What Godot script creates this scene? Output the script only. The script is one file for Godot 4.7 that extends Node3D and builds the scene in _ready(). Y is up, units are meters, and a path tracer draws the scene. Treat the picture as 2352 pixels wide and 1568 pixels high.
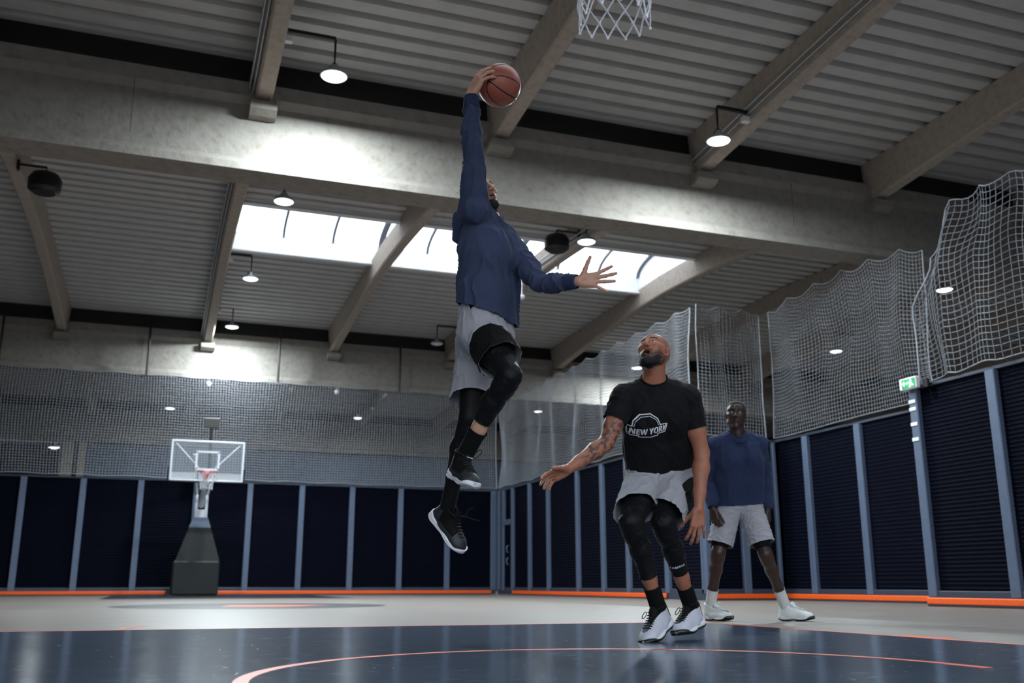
extends Node3D
# An indoor basketball hall: a player leaps to the hoop with the ball, one crouches below, one watches.
# The hall's long beams run along x, its joists along z; the camera stands low at one end of the court.

func _ready() -> void:
	# --- camera ---
	var cam := Camera3D.new()
	cam.name = "camera"
	add_child(cam)
	cam.position = Vector3(0, 0.30, 0)
	cam.rotation = Vector3(deg_to_rad(14.024), deg_to_rad(-19.767), 0)
	cam.near = 0.05
	cam.far = 200.0
	cam.keep_aspect = Camera3D.KEEP_HEIGHT
	cam.fov = rad_to_deg(2.0 * atan(784.0 / 2230.0))
	var lens := CameraAttributesPhysical.new()
	lens.frustum_focal_length = 34.0
	lens.frustum_focus_distance = 5.35
	lens.exposure_aperture = 2.6
	cam.attributes = lens
	cam.fov = rad_to_deg(2.0 * atan(784.0 / 2230.0))
	# --- sky: a bright overcast day, seen and let in through the rooflights ---
	var we := WorldEnvironment.new()
	we.name = "environment"
	var env := Environment.new()
	var sky := Sky.new()
	var sm := ProceduralSkyMaterial.new()
	sm.sky_top_color = Color(0.91, 0.955, 1.0)
	sm.sky_horizon_color = Color(0.95, 0.98, 1.0)
	sm.ground_bottom_color = Color(0.30, 0.30, 0.29)
	sm.ground_horizon_color = Color(0.5, 0.5, 0.5)
	sm.sky_energy_multiplier = SKY_ENERGY
	sm.ground_energy_multiplier = SKY_ENERGY
	sm.sun_angle_max = 0.0
	sky.sky_material = sm
	env.background_mode = Environment.BG_SKY
	env.sky = sky
	env.tonemap_mode = Environment.TONE_MAPPER_LINEAR
	env.tonemap_exposure = 1.0
	env.sdfgi_enabled = true
	env.ssao_enabled = true
	env.ssil_enabled = true
	we.environment = env
	add_child(we)
	make_materials()
	build_shell()
	build_roof()
	build_partitions()
	build_court()
	build_lamps()
	build_hoops()
	build_fittings()
	build_players()

const SKY_ENERGY := 2.0
const LAMP_ENERGY := 46.0

# ------------------------------------------------------------------ names and metas
var taken := {}

func numbered(called: String) -> String:
	if not taken.has(called):
		taken[called] = 0
		return called
	taken[called] += 1
	return "%s_%03d" % [called, taken[called]]

func tag(o: Node, label: String, category := "", group := "", kind := "") -> Node:
	if label: o.set_meta("label", label)
	if category: o.set_meta("category", category)
	if group: o.set_meta("group", group)
	if kind: o.set_meta("kind", kind)
	return o

func thing(called: String, label: String, category: String, at := Vector3.ZERO, turn := 0.0, group := "") -> Node3D:
	var o := Node3D.new()
	o.name = numbered(called)
	o.position = at
	o.rotation.y = turn
	add_child(o)
	tag(o, label, category, group)
	return o

func part(called: String, mb, m: Material, parent: Node3D = null) -> MeshInstance3D:
	var o := MeshInstance3D.new()
	o.mesh = mb.mesh() if mb is MB else mb
	o.material_override = m
	o.name = numbered(called) if parent == null else called
	(self if parent == null else parent).add_child(o, true)
	return o

func struct(called: String, label: String, mb, m: Material) -> MeshInstance3D:
	var o := part(called, mb, m)
	tag(o, label, "", "", "structure")
	return o

func dup(o: Node3D, at: Vector3, turn: float, label: String) -> Node3D:
	var c: Node3D = o.duplicate()
	c.name = numbered(String(o.name))
	add_child(c)
	c.position = at
	c.rotation.y = turn
	c.set_meta("label", label)
	return c

# ------------------------------------------------------------------ mesh builder
class MB:
	var v := PackedVector3Array()
	var n := PackedVector3Array()
	var c := PackedColorArray()
	var i := PackedInt32Array()
	var col := Color.WHITE

	func tri_n(a: Vector3, b: Vector3, d: Vector3, hint: Vector3) -> void:
		var nn := (b - a).cross(d - a)
		if nn.length_squared() < 1e-18: return
		var k := v.size()
		if nn.dot(hint) < 0.0:
			nn = -nn
			v.append_array([a, b, d])
		else:
			v.append_array([a, d, b])
		nn = nn.normalized()
		n.append_array([nn, nn, nn])
		c.append_array([col, col, col])
		i.append_array([k, k + 1, k + 2])

	func quad(a: Vector3, b: Vector3, d: Vector3, e: Vector3, hint: Vector3) -> void:
		var nn := (b - a).cross(e - a) + (e - d).cross(b - d)
		if nn.length_squared() < 1e-18: return
		var k := v.size()
		if nn.dot(hint) < 0.0:
			nn = -nn
			v.append_array([a, b, d, e])
		else:
			v.append_array([a, e, d, b])
		nn = nn.normalized()
		n.append_array([nn, nn, nn, nn])
		c.append_array([col, col, col, col])
		i.append_array([k, k + 1, k + 2, k, k + 2, k + 3])

	func box(at: Vector3, size: Vector3, basis := Basis(), bevel := 0.0) -> void:
		var h := size / 2.0
		var b: float = min(bevel, 0.49 * min(size.x, min(size.y, size.z)))
		var ax := [basis.x, basis.y, basis.z]
		for k in 3:
			var u: Vector3 = ax[(k + 1) % 3]
			var w: Vector3 = ax[(k + 2) % 3]
			var hu := h[(k + 1) % 3] - b
			var hw := h[(k + 2) % 3] - b
			for s in [-1.0, 1.0]:
				var o: Vector3 = at + ax[k] * (h[k] * s)
				quad(o - u * hu - w * hw, o + u * hu - w * hw, o + u * hu + w * hw, o - u * hu + w * hw, ax[k] * s)
		if b <= 0.0: return
		for k in 3:
			var u: Vector3 = ax[(k + 1) % 3]
			var w: Vector3 = ax[(k + 2) % 3]
			var hk := h[k] - b
			var hu := h[(k + 1) % 3]
			var hw := h[(k + 2) % 3]
			for su in [-1.0, 1.0]:
				for sw in [-1.0, 1.0]:
					var p: Vector3 = at + u * (hu * su) + w * ((hw - b) * sw)
					var q: Vector3 = at + u * ((hu - b) * su) + w * (hw * sw)
					var d: Vector3 = ax[k] * hk
					quad(p - d, p + d, q + d, q - d, u * su + w * sw)
		for sx in [-1.0, 1.0]:
			for sy in [-1.0, 1.0]:
				for sz in [-1.0, 1.0]:
					var p: Vector3 = at + ax[0] * (h.x * sx) + ax[1] * ((h.y - b) * sy) + ax[2] * ((h.z - b) * sz)
					var q: Vector3 = at + ax[0] * ((h.x - b) * sx) + ax[1] * (h.y * sy) + ax[2] * ((h.z - b) * sz)
					var r: Vector3 = at + ax[0] * ((h.x - b) * sx) + ax[1] * ((h.y - b) * sy) + ax[2] * (h.z * sz)
					tri_n(p, q, r, ax[0] * sx + ax[1] * sy + ax[2] * sz)

	# a box between two corners
	func span(a: Vector3, b: Vector3, bevel := 0.0) -> void:
		box((a + b) / 2.0, (b - a).abs(), Basis(), bevel)

	# a closed outline in the plane (ux, uy) pushed along d
	func prism(outline: PackedVector2Array, o: Vector3, ux: Vector3, uy: Vector3, d: Vector3, caps := true) -> void:
		var mid := Vector2.ZERO
		var area := 0.0
		for k in outline.size():
			mid += outline[k] / outline.size()
			area += outline[k].cross(outline[(k + 1) % outline.size()])
		for k in outline.size():
			var p := outline[k]
			var q := outline[(k + 1) % outline.size()]
			var e := q - p
			var out := Vector2(e.y, -e.x) * (1.0 if area > 0 else -1.0)
			var a := o + ux * p.x + uy * p.y
			var b := o + ux * q.x + uy * q.y
			quad(a, b, b + d, a + d, ux * out.x + uy * out.y)
		if caps:
			var t := Geometry2D.triangulate_polygon(outline)
			for k in range(0, t.size(), 3):
				var a := o + ux * outline[t[k]].x + uy * outline[t[k]].y
				var b := o + ux * outline[t[k + 1]].x + uy * outline[t[k + 1]].y
				var e := o + ux * outline[t[k + 2]].x + uy * outline[t[k + 2]].y
				tri_n(a, b, e, -d)
				tri_n(a + d, b + d, e + d, d)

	# rows of points joined into a smooth sheet; closed joins the last column to the first
	func sheet(rows: Array, closed: bool, flip := false) -> void:
		var nr := rows.size()
		var nc: int = rows[0].size()
		var k0 := v.size()
		var nrm := PackedVector3Array()
		nrm.resize(nr * nc)
		for r in nr:
			v.append_array(rows[r])
		var last := nc if closed else nc - 1
		for r in nr - 1:
			for q in last:
				var a := r * nc + q
				var b := r * nc + (q + 1) % nc
				var d := a + nc
				var e := b + nc
				var f1 := (v[k0 + b] - v[k0 + d]).cross(v[k0 + e] - v[k0 + a])
				if flip: f1 = -f1
				nrm[a] += f1; nrm[b] += f1; nrm[d] += f1; nrm[e] += f1
				if flip:
					i.append_array([k0 + a, k0 + b, k0 + d, k0 + b, k0 + e, k0 + d])
				else:
					i.append_array([k0 + a, k0 + d, k0 + b, k0 + b, k0 + d, k0 + e])
		for k in nrm.size():
			n.append(nrm[k].normalized() * 1.0)
			c.append(col)

	# a tube along points; radius a number or an array
	func tube(pts: PackedVector3Array, radius, sides := 6, closed := false, caps := true) -> void:
		var m := pts.size()
		if m < 2: return
		var rows := []
		var t0: Vector3 = (pts[1] - pts[0]).normalized()
		var u := t0.cross(Vector3.UP if absf(t0.y) < 0.9 else Vector3.RIGHT).normalized()
		for k in m:
			var t: Vector3
			if closed:
				t = (pts[(k + 1) % m] - pts[(k + m - 1) % m]).normalized()
			else:
				t = (pts[min(k + 1, m - 1)] - pts[max(k - 1, 0)]).normalized()
			u = (u - t * u.dot(t)).normalized()
			var w := t.cross(u)
			var rad: float = radius if not (radius is Array or radius is PackedFloat32Array) else radius[k]
			var row := PackedVector3Array()
			for s in sides:
				var a := TAU * s / sides
				row.append(pts[k] + (u * cos(a) + w * sin(a)) * rad)
			rows.append(row)
		if closed:
			rows.append(rows[0])
		sheet(rows, true)
		if caps and not closed:
			for e in [0, m - 1]:
				var row: PackedVector3Array = rows[e]
				var dir: Vector3 = (pts[0] - pts[1]) if e == 0 else (pts[m - 1] - pts[m - 2])
				for s in range(1, sides - 1):
					tri_n(row[0], row[s], row[s + 1], dir)

	# profile points (radius, height) turned round the axis
	func lathe(profile: PackedVector2Array, o: Vector3, axis := Vector3.UP, seg := 20, sharp := true) -> void:
		var u := axis.cross(Vector3.RIGHT if absf(axis.x) < 0.9 else Vector3.UP).normalized()
		var w := axis.cross(u)
		var ring := func(p: Vector2) -> PackedVector3Array:
			var row := PackedVector3Array()
			for s in seg:
				var a := TAU * s / seg
				row.append(o + (u * cos(a) + w * sin(a)) * p.x + axis * p.y)
			return row
		if sharp:
			for k in profile.size() - 1:
				sheet([ring.call(profile[k]), ring.call(profile[k + 1])], true)
		else:
			var rows := []
			for p in profile: rows.append(ring.call(p))
			sheet(rows, true)

	func mesh() -> ArrayMesh:
		var m := ArrayMesh.new()
		if v.is_empty(): return m
		var a := []
		a.resize(Mesh.ARRAY_MAX)
		a[Mesh.ARRAY_VERTEX] = v
		a[Mesh.ARRAY_NORMAL] = n
		a[Mesh.ARRAY_COLOR] = c
		a[Mesh.ARRAY_INDEX] = i
		m.add_surface_from_arrays(Mesh.PRIMITIVE_TRIANGLES, a)
		return m

# ------------------------------------------------------------------ materials
var M := {}

func noise_tex(seed_: int, freq: float, ramp: Array, size := 512, kind := FastNoiseLite.TYPE_SIMPLEX_SMOOTH, octaves := 5, gain := 0.55) -> NoiseTexture2D:
	var fn := FastNoiseLite.new()
	fn.seed = seed_
	fn.noise_type = kind
	fn.frequency = freq
	fn.fractal_octaves = octaves
	fn.fractal_gain = gain
	var t := NoiseTexture2D.new()
	t.width = size
	t.height = size
	t.seamless = true
	t.noise = fn
	if ramp:
		var g := Gradient.new()
		var offs := PackedFloat32Array()
		var cols := PackedColorArray()
		for k in ramp.size():
			offs.append(ramp[k][0])
			cols.append(ramp[k][1])
		g.offsets = offs
		g.colors = cols
		t.color_ramp = g
	return t

func bump_tex(seed_: int, freq: float, strength: float, size := 512, octaves := 4) -> NoiseTexture2D:
	var t := noise_tex(seed_, freq, [], size, FastNoiseLite.TYPE_SIMPLEX_SMOOTH, octaves)
	t.as_normal_map = true
	t.bump_strength = strength
	return t

func mat(called: String, color: Color, rough := 0.6, metal := 0.0, tex: Texture2D = null, scale := Vector3.ONE, bump: Texture2D = null, bump_depth := 0.5, spec := 0.5) -> StandardMaterial3D:
	var m := StandardMaterial3D.new()
	m.resource_name = called
	m.albedo_color = color
	m.roughness = rough
	m.metallic = metal
	m.metallic_specular = spec
	m.cull_mode = BaseMaterial3D.CULL_DISABLED
	if tex or bump:
		m.uv1_triplanar = true
		m.uv1_world_triplanar = true
		m.uv1_scale = scale
	if tex: m.albedo_texture = tex
	if bump:
		m.normal_enabled = true
		m.normal_texture = bump
		m.normal_scale = bump_depth
	M[called] = m
	return m

func cloth(called: String, color: Color, tex: Texture2D = null, rough := 0.9, sheen := 0.3) -> StandardMaterial3D:
	var m := mat(called, color, rough, 0.0, tex, Vector3.ONE * 9.0, M.weave, 0.12, 0.3)
	m.uv1_world_triplanar = false
	m.rim_enabled = sheen > 0.0
	m.rim = sheen
	m.rim_tint = 0.6
	return m

# ------------------------------------------------------------------ the hall
func make_materials() -> void:
	M.weave = bump_tex(11, 0.09, 3.0, 256, 2)
	var concrete_grain := noise_tex(3, 0.012, [[0.0, Color(0.80, 0.78, 0.75)], [0.3, Color(0.93, 0.92, 0.90)], [0.6, Color(0.97, 0.965, 0.955)], [1.0, Color(1, 1, 1)]], 1024, FastNoiseLite.TYPE_SIMPLEX_SMOOTH, 7, 0.62)
	var concrete_bump := bump_tex(4, 0.05, 2.5, 512, 5)
	mat("beam_concrete", Color(0.53, 0.515, 0.495), 0.85, 0.0, concrete_grain, Vector3.ONE * 0.35, concrete_bump, 0.35)
	mat("joist_concrete", Color(0.66, 0.62, 0.585), 0.85, 0.0, concrete_grain, Vector3.ONE * 0.5, concrete_bump, 0.35)
	mat("wall_concrete", Color(0.34, 0.40, 0.48), 0.85, 0.0, concrete_grain, Vector3.ONE * 0.2, concrete_bump, 0.3)
	var dusty := noise_tex(6, 0.02, [[0.0, Color(0.92, 0.92, 0.92)], [0.5, Color(0.97, 0.97, 0.97)], [1.0, Color(1, 1, 1)]], 512, FastNoiseLite.TYPE_SIMPLEX_SMOOTH, 6, 0.6)
	mat("deck_metal", Color(0.74, 0.74, 0.735), 0.6, 0.0, dusty, Vector3(0.2, 0.2, 0.2), null, 0.5, 0.4)
	mat("dark_steel", Color(0.09, 0.09, 0.095), 0.5, 0.3)
	mat("galvanised", Color(0.62, 0.64, 0.66), 0.45, 0.6)
	mat("bar_grey", Color(0.36, 0.38, 0.42), 0.6)
	mat("white_paint", Color(0.86, 0.87, 0.88), 0.45)
	mat("panel_navy", Color(0.026, 0.038, 0.09), 0.75, 0.0, dusty, Vector3.ONE * 0.7, null, 0.5, 0.15)
	mat("post_slate", Color(0.34, 0.39, 0.48), 0.45, 0.2, dusty, Vector3.ONE * 0.6)
	mat("rail_slate", Color(0.19, 0.22, 0.28), 0.5, 0.1)
	mat("orange_board", Color(0.93, 0.36, 0.07), 0.5, 0.0, dusty, Vector3.ONE * 1.2)
	mat("net_cord", Color(0.56, 0.57, 0.60), 0.85)
	mat("black_plastic", Color(0.03, 0.03, 0.033), 0.5)
	var glass := mat("clear_glass", Color(0.93, 0.97, 1.0, 0.06), 0.02)
	glass.transparency = BaseMaterial3D.TRANSPARENCY_ALPHA
	# floors: painted wood under a worn varnish; the scuffs are matt scratches in it
	var grain := noise_tex(21, 0.008, [[0.0, Color(0.80, 0.79, 0.78)], [0.45, Color(0.92, 0.91, 0.90)], [1.0, Color(1, 1, 1)]], 1024, FastNoiseLite.TYPE_SIMPLEX_SMOOTH, 7, 0.7)
	mat("court_wood", Color(0.50, 0.47, 0.45), 0.42, 0.0, grain, Vector3(0.12, 0.4, 0.9), bump_tex(23, 0.02, 1.0, 512, 5), 0.10)
	var scuffed := mat("key_paint", Color(0.34, 0.41, 0.50), 0.22, 0.0, scuff_tex(31, 1024, Color(0.76, 0.76, 0.76), Color(1, 1, 1)), Vector3(0.42, 0.42, 0.42), bump_tex(24, 0.012, 1.0, 512, 6), 0.16)
	scuffed.roughness_texture = scuff_tex(31, 1024, Color(0.16, 0.16, 0.16), Color(0.5, 0.5, 0.5))
	scuffed.roughness = 1.0
	mat("court_orange", Color(0.88, 0.33, 0.10), 0.45)
	mat("court_navy", Color(0.08, 0.09, 0.12), 0.45)

# fine scratches, drawn as short strokes on an even ground
func scuff_tex(seed_: int, size: int, ground: Color, mark: Color) -> ImageTexture:
	var rng := RandomNumberGenerator.new()
	rng.seed = seed_
	var im := Image.create(size, size, false, Image.FORMAT_RGB8)
	var top := maxf(1.0, maxf(mark.r, mark.g))
	im.fill(ground / top)
	for k in 900:
		var p := Vector2(rng.randf() * size, rng.randf() * size)
		var a := rng.randf_range(-0.5, 0.5) + (1.4 if rng.randf() < 0.25 else 0.0)
		var length := rng.randf_range(3, 34)
		var strong := pow(rng.randf(), 3.0) * 0.8
		var cc := (ground.lerp(mark, strong)) / top
		cc.a = 1.0
		for s in int(length):
			a += rng.randf_range(-0.03, 0.03)
			p += Vector2(cos(a), sin(a))
			im.set_pixel(posmod(int(p.x), size), posmod(int(p.y), size), cc)
	return ImageTexture.create_from_image(im)

const FRONT_BEAM := -13.4
const FAR_BEAM := -28.8
const BAY := 15.4
const HALL_L := -13.8
const HALL_R := 30.4
const HALL_NEAR := 9.0
const HALL_FAR := -44.0
const DECK_LOW := 7.84
const DECK_HIGH := 8.10
var joist_x := [-10.25, -6.6, -2.95, 0.95, 4.6, 8.28, 11.93, 15.55, 19.2, 22.85, 26.5]

func build_shell() -> void:
	var b := MB.new()
	b.span(Vector3(HALL_L - 0.3, -0.25, HALL_FAR - 0.3), Vector3(HALL_R + 0.3, 0, HALL_NEAR + 0.3))
	struct("floor", "pale grey-beige sports floor of the hall", b, M.court_wood)
	b = MB.new()
	b.span(Vector3(HALL_L - 0.3, 0, HALL_FAR - 0.3), Vector3(HALL_R + 0.3, 9.6, HALL_FAR))
	var back := struct("wall_back", "blue-grey end wall of the hall behind the netting", b, M.wall_concrete)
	for q in [[-3.74, 0.46], [-3.2, 0.27]]:
		b = MB.new()
		b.box(Vector3(q[0], 3.0, HALL_FAR + 0.3), Vector3(q[1], 6.0, 0.4), Basis(), 0.03)
		part("column", b, M.joist_concrete, back)
	b = MB.new()
	for k in 30:
		b.box(Vector3(-8.9, 0.1 + k * 0.195, HALL_FAR + 0.04), Vector3(9.6, 0.18, 0.05), Basis(), 0.012)
	part("roller_door", b, M.rail_slate, back)
	b = MB.new()
	b.span(Vector3(-13.7, 5.93, HALL_FAR), Vector3(-4.0, 6.02, HALL_FAR + 0.14))
	part("door_head", b, M.white_paint, back)
	b = MB.new()
	b.span(Vector3(HALL_L - 0.3, 0, HALL_FAR), Vector3(HALL_L, 9.6, HALL_NEAR))
	struct("wall_left", "plain side wall of the hall", b, M.wall_concrete)
	b = MB.new()
	b.span(Vector3(HALL_R, 0, HALL_FAR), Vector3(HALL_R + 0.3, 9.6, HALL_NEAR))
	struct("wall_right", "side wall of the hall beyond the court partition", b, M.wall_concrete)
	# the end wall behind the camera has a long glazed band, the soft daylight on the players' fronts
	b = MB.new()
	b.span(Vector3(HALL_L - 0.3, 0, HALL_NEAR), Vector3(HALL_R + 0.3, 0.4, HALL_NEAR + 0.3))
	b.span(Vector3(HALL_L - 0.3, 7.4, HALL_NEAR), Vector3(HALL_R + 0.3, 9.6, HALL_NEAR + 0.3))
	b.span(Vector3(HALL_L - 0.3, 0.4, HALL_NEAR), Vector3(-13.0, 7.4, HALL_NEAR + 0.3))
	b.span(Vector3(8.0, 0.4, HALL_NEAR), Vector3(HALL_R + 0.3, 7.4, HALL_NEAR + 0.3))
	struct("wall_front", "end wall of the hall behind the camera", b, M.wall_concrete)
	var w := thing("window_5", "glazed band in the end wall behind the camera", "")
	w.remove_meta("category")
	w.set_meta("kind", "structure")
	for k in 8:
		b = MB.new()
		b.box(Vector3(-13.0 + 3.0 * k, 3.9, HALL_NEAR + 0.15), Vector3(0.12, 7.0, 0.14), Basis(), 0.01)
		part("mullion", b, M.dark_steel, w)
		if k == 7: continue
		b = MB.new()
		b.box(Vector3(-11.5 + 3.0 * k, 3.9, HALL_NEAR + 0.15), Vector3(2.88, 7.0, 0.02))
		part("pane", b, M.clear_glass, w)

# the roof of one bay is two gentle slopes with a rooflight along the ridge
func deck_y(z: float) -> float:
	var t := fposmod(FRONT_BEAM - z, BAY) / BAY
	return lerpf(DECK_LOW, DECK_HIGH, 1.0 - absf(t * 2.0 - 1.0))

const LIGHT_HALF := 1.5
const LIGHT_X0 := 1.1
const LIGHT_X1 := 11.78

func build_roof() -> void:
	var roof := thing("ceiling", "", "")
	roof.set_meta("label", "grey corrugated metal roof deck on concrete joists")
	roof.set_meta("kind", "structure")
	var edges := [HALL_L - 0.3]
	for x in joist_x: edges.append(x)
	edges.append(HALL_R + 0.3)
	var pitch := 0.375
	for bay in 4:
		var z0 := FRONT_BEAM + BAY * (1 - bay)
		var mid := z0 + BAY / 2.0 - BAY
		var zt := z0
		var zb := z0 - BAY
		for k in edges.size() - 1:
			var x0: float = edges[k]
			var x1: float = edges[k + 1]
			var lit := x0 > 0.5 and x1 < 12.5
			var runs := [[zt, mid + LIGHT_HALF], [mid - LIGHT_HALF, zb]] if lit else [[zt, zb]]
			for run in runs:
				var za: float = minf(run[0], HALL_NEAR + 0.3)
				var zc: float = maxf(run[1], HALL_FAR - 0.3)
				if za - zc < 0.3: continue
				var m := MB.new()
				var count := int(round((za - zc) / pitch))
				var step := (za - zc) / count
				var line := PackedVector2Array()
				for q in count:
					var z := za - q * step
					for o in [[0.0, 0.0], [0.60, 0.0], [0.66, 0.16], [0.94, 0.16]]:
						var zz: float = z - o[0] * step
						line.append(Vector2(zz, deck_y(clampf(zz, zb + 0.001, zt - 0.001)) + o[1]))
				line.append(Vector2(zc, deck_y(clampf(zc, zb + 0.001, zt - 0.001))))
				for q in line.size() - 1:
					var p := line[q]
					var r := line[q + 1]
					m.quad(Vector3(x0, p.x * 0 + p.y, p.x), Vector3(x1, p.y, p.x), Vector3(x1, r.y, r.x), Vector3(x0, r.y, r.x), Vector3.DOWN)
				# the build-up of insulation above closes the roof
				m.quad(Vector3(x0, deck_y(za - 0.001) + 0.35, za), Vector3(x1, deck_y(za - 0.001) + 0.35, za), Vector3(x1, deck_y(zc + 0.001) + 0.35, zc), Vector3(x0, deck_y(zc + 0.001) + 0.35, zc), Vector3.UP)
				part("roof_sheet", m, M.deck_metal, roof)
		if bay > 0 or true:
			if mid < HALL_NEAR and mid > HALL_FAR: rooflight(mid)
	# main beams
	for z in [FRONT_BEAM + BAY, FRONT_BEAM, FAR_BEAM, HALL_FAR + 0.3]:
		main_beam(z)
	for bay in 3:
		var z0 := FRONT_BEAM + BAY * (1 - bay)
		for x in joist_x:
			joist(x, z0, z0 - BAY)

# I-shaped precast beam, seen from its near side
func main_beam(z: float) -> void:
	var where := "nearer" if z == FRONT_BEAM else ("farther" if z == FAR_BEAM else ("last" if z < FAR_BEAM else "unseen"))
	var t := thing("concrete_beam", {"nearer": "deep precast concrete beam crossing the hall above the players", "farther": "precast concrete beam above the far netting, hung with dark straps", "last": "precast concrete beam against the end wall, seen through the far netting", "unseen": "precast concrete beam behind the camera"}[where], "")
	t.remove_meta("category")
	t.set_meta("kind", "structure")
	var w := 0.17
	var f := 0.27
	var outline := PackedVector2Array([Vector2(-f, 6.05), Vector2(f, 6.05), Vector2(f, 6.16), Vector2(w, 6.27), Vector2(w, 7.10), Vector2(f, 7.20), Vector2(f, 7.42), Vector2(-f, 7.42), Vector2(-f, 7.20), Vector2(-w, 7.10), Vector2(-w, 6.27), Vector2(-f, 6.16)])
	var b := MB.new()
	b.prism(outline, Vector3(HALL_L, 0, z - f), Vector3(0, 0, 1), Vector3.UP, Vector3(HALL_R - HALL_L, 0, 0))
	part("beam_body", b, M.beam_concrete, t)
	for x in joist_x:
		for s in [-1.0, 1.0]:
			b = MB.new()
			b.prism(PackedVector2Array([Vector2(0, 6.88), Vector2(0.16, 6.88), Vector2(0.30, 6.94), Vector2(0.30, 7.06), Vector2(0, 7.06)]), Vector3(x - 0.19, 0, z - f + s * w), Vector3(0, 0, s), Vector3.UP, Vector3(0.38, 0, 0))
			b.prism(PackedVector2Array([Vector2(0, 7.06), Vector2(0.12, 7.06), Vector2(0.12, 7.40), Vector2(0, 7.40)]), Vector3(x - 0.19, 0, z - f + s * w), Vector3(0, 0, s), Vector3.UP, Vector3(0.38, 0, 0))
			part("joist_seat", b, M.beam_concrete, t)
	b = MB.new()
	b.span(Vector3(HALL_L, 7.40, z - f - 0.12), Vector3(HALL_R, 7.90, z - f + 0.12))
	part("closure_plate", b, M.black_plastic, t)
	# fine joints between the cast lengths
	for x in [-0.8, 9.94]:
		b = MB.new()
		b.box(Vector3(x, 6.7, z - f + f + w + 0.001), Vector3(0.008, 0.8, 0.006))
		part("cast_joint", b, M.rail_slate, t)

# tapered roof joist with a gently rising underside
func joist(x: float, z0: float, z1: float) -> void:
	var b := MB.new()
	var n := 14
	var rows := []
	for k in n + 1:
		var s := k / float(n)
		var z := lerpf(z0 - 0.24, z1 - 0.34, s)
		var rise := sin(PI * s) * 0.42 + 0.10 * (1.0 - absf(2.0 * s - 1.0))
		var bottom := 7.08 + rise
		var top := deck_y(clampf(z, z1 + 0.01, z0 - 0.01)) - 0.01
		var wb := 0.12
		var wt := 0.17
		rows.append([Vector3(x - wt, top, z), Vector3(x - wb, bottom + 0.03, z), Vector3(x - wb + 0.03, bottom, z), Vector3(x + wb - 0.03, bottom, z), Vector3(x + wb, bottom + 0.03, z), Vector3(x + wt, top, z)])
	var hints := [Vector3(-1, 0, 0), Vector3(-1, -1, 0), Vector3.DOWN, Vector3(1, -1, 0), Vector3(1, 0, 0)]
	for k in n:
		for q in 5:
			b.quad(rows[k][q], rows[k][q + 1], rows[k + 1][q + 1], rows[k + 1][q], hints[q])
		b.quad(rows[k][5], rows[k][0], rows[k + 1][0], rows[k + 1][5], Vector3.UP)
	for e in [0, n]:
		var r: Array = rows[e]
		for q in range(1, 5):
			b.tri_n(r[0], r[q], r[q + 1], Vector3(0, 0, 1 if e == 0 else -1))
	var bay := "front" if z0 > -13 else ("middle" if z0 > -20 else "rear")
	if z0 > 0.5 and x < -4: bay = "front"
	var o := part("roof_joist", b, M.joist_concrete)
	tag(o, "tapered concrete joist under the grey deck of the %s roof bay" % bay, "", "roof joists of the %s bay" % bay, "structure")
	# cable tray clipped along the joists that carry lamps
	if (is_equal_approx(x, 0.95) or is_equal_approx(x, 8.28)) and z0 < 5:
		var tr := MB.new()
		for q in 2:
			var pts := PackedVector3Array()
			for k in n + 1:
				var p: Vector3 = rows[k][1]
				pts.append(p + Vector3(-0.035 - 0.05 * q, 0.10 + 0.07 * q, 0))
			tr.tube(pts, 0.018, 6)
		part("cable_conduit", tr, M.galvanised, o)

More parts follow.
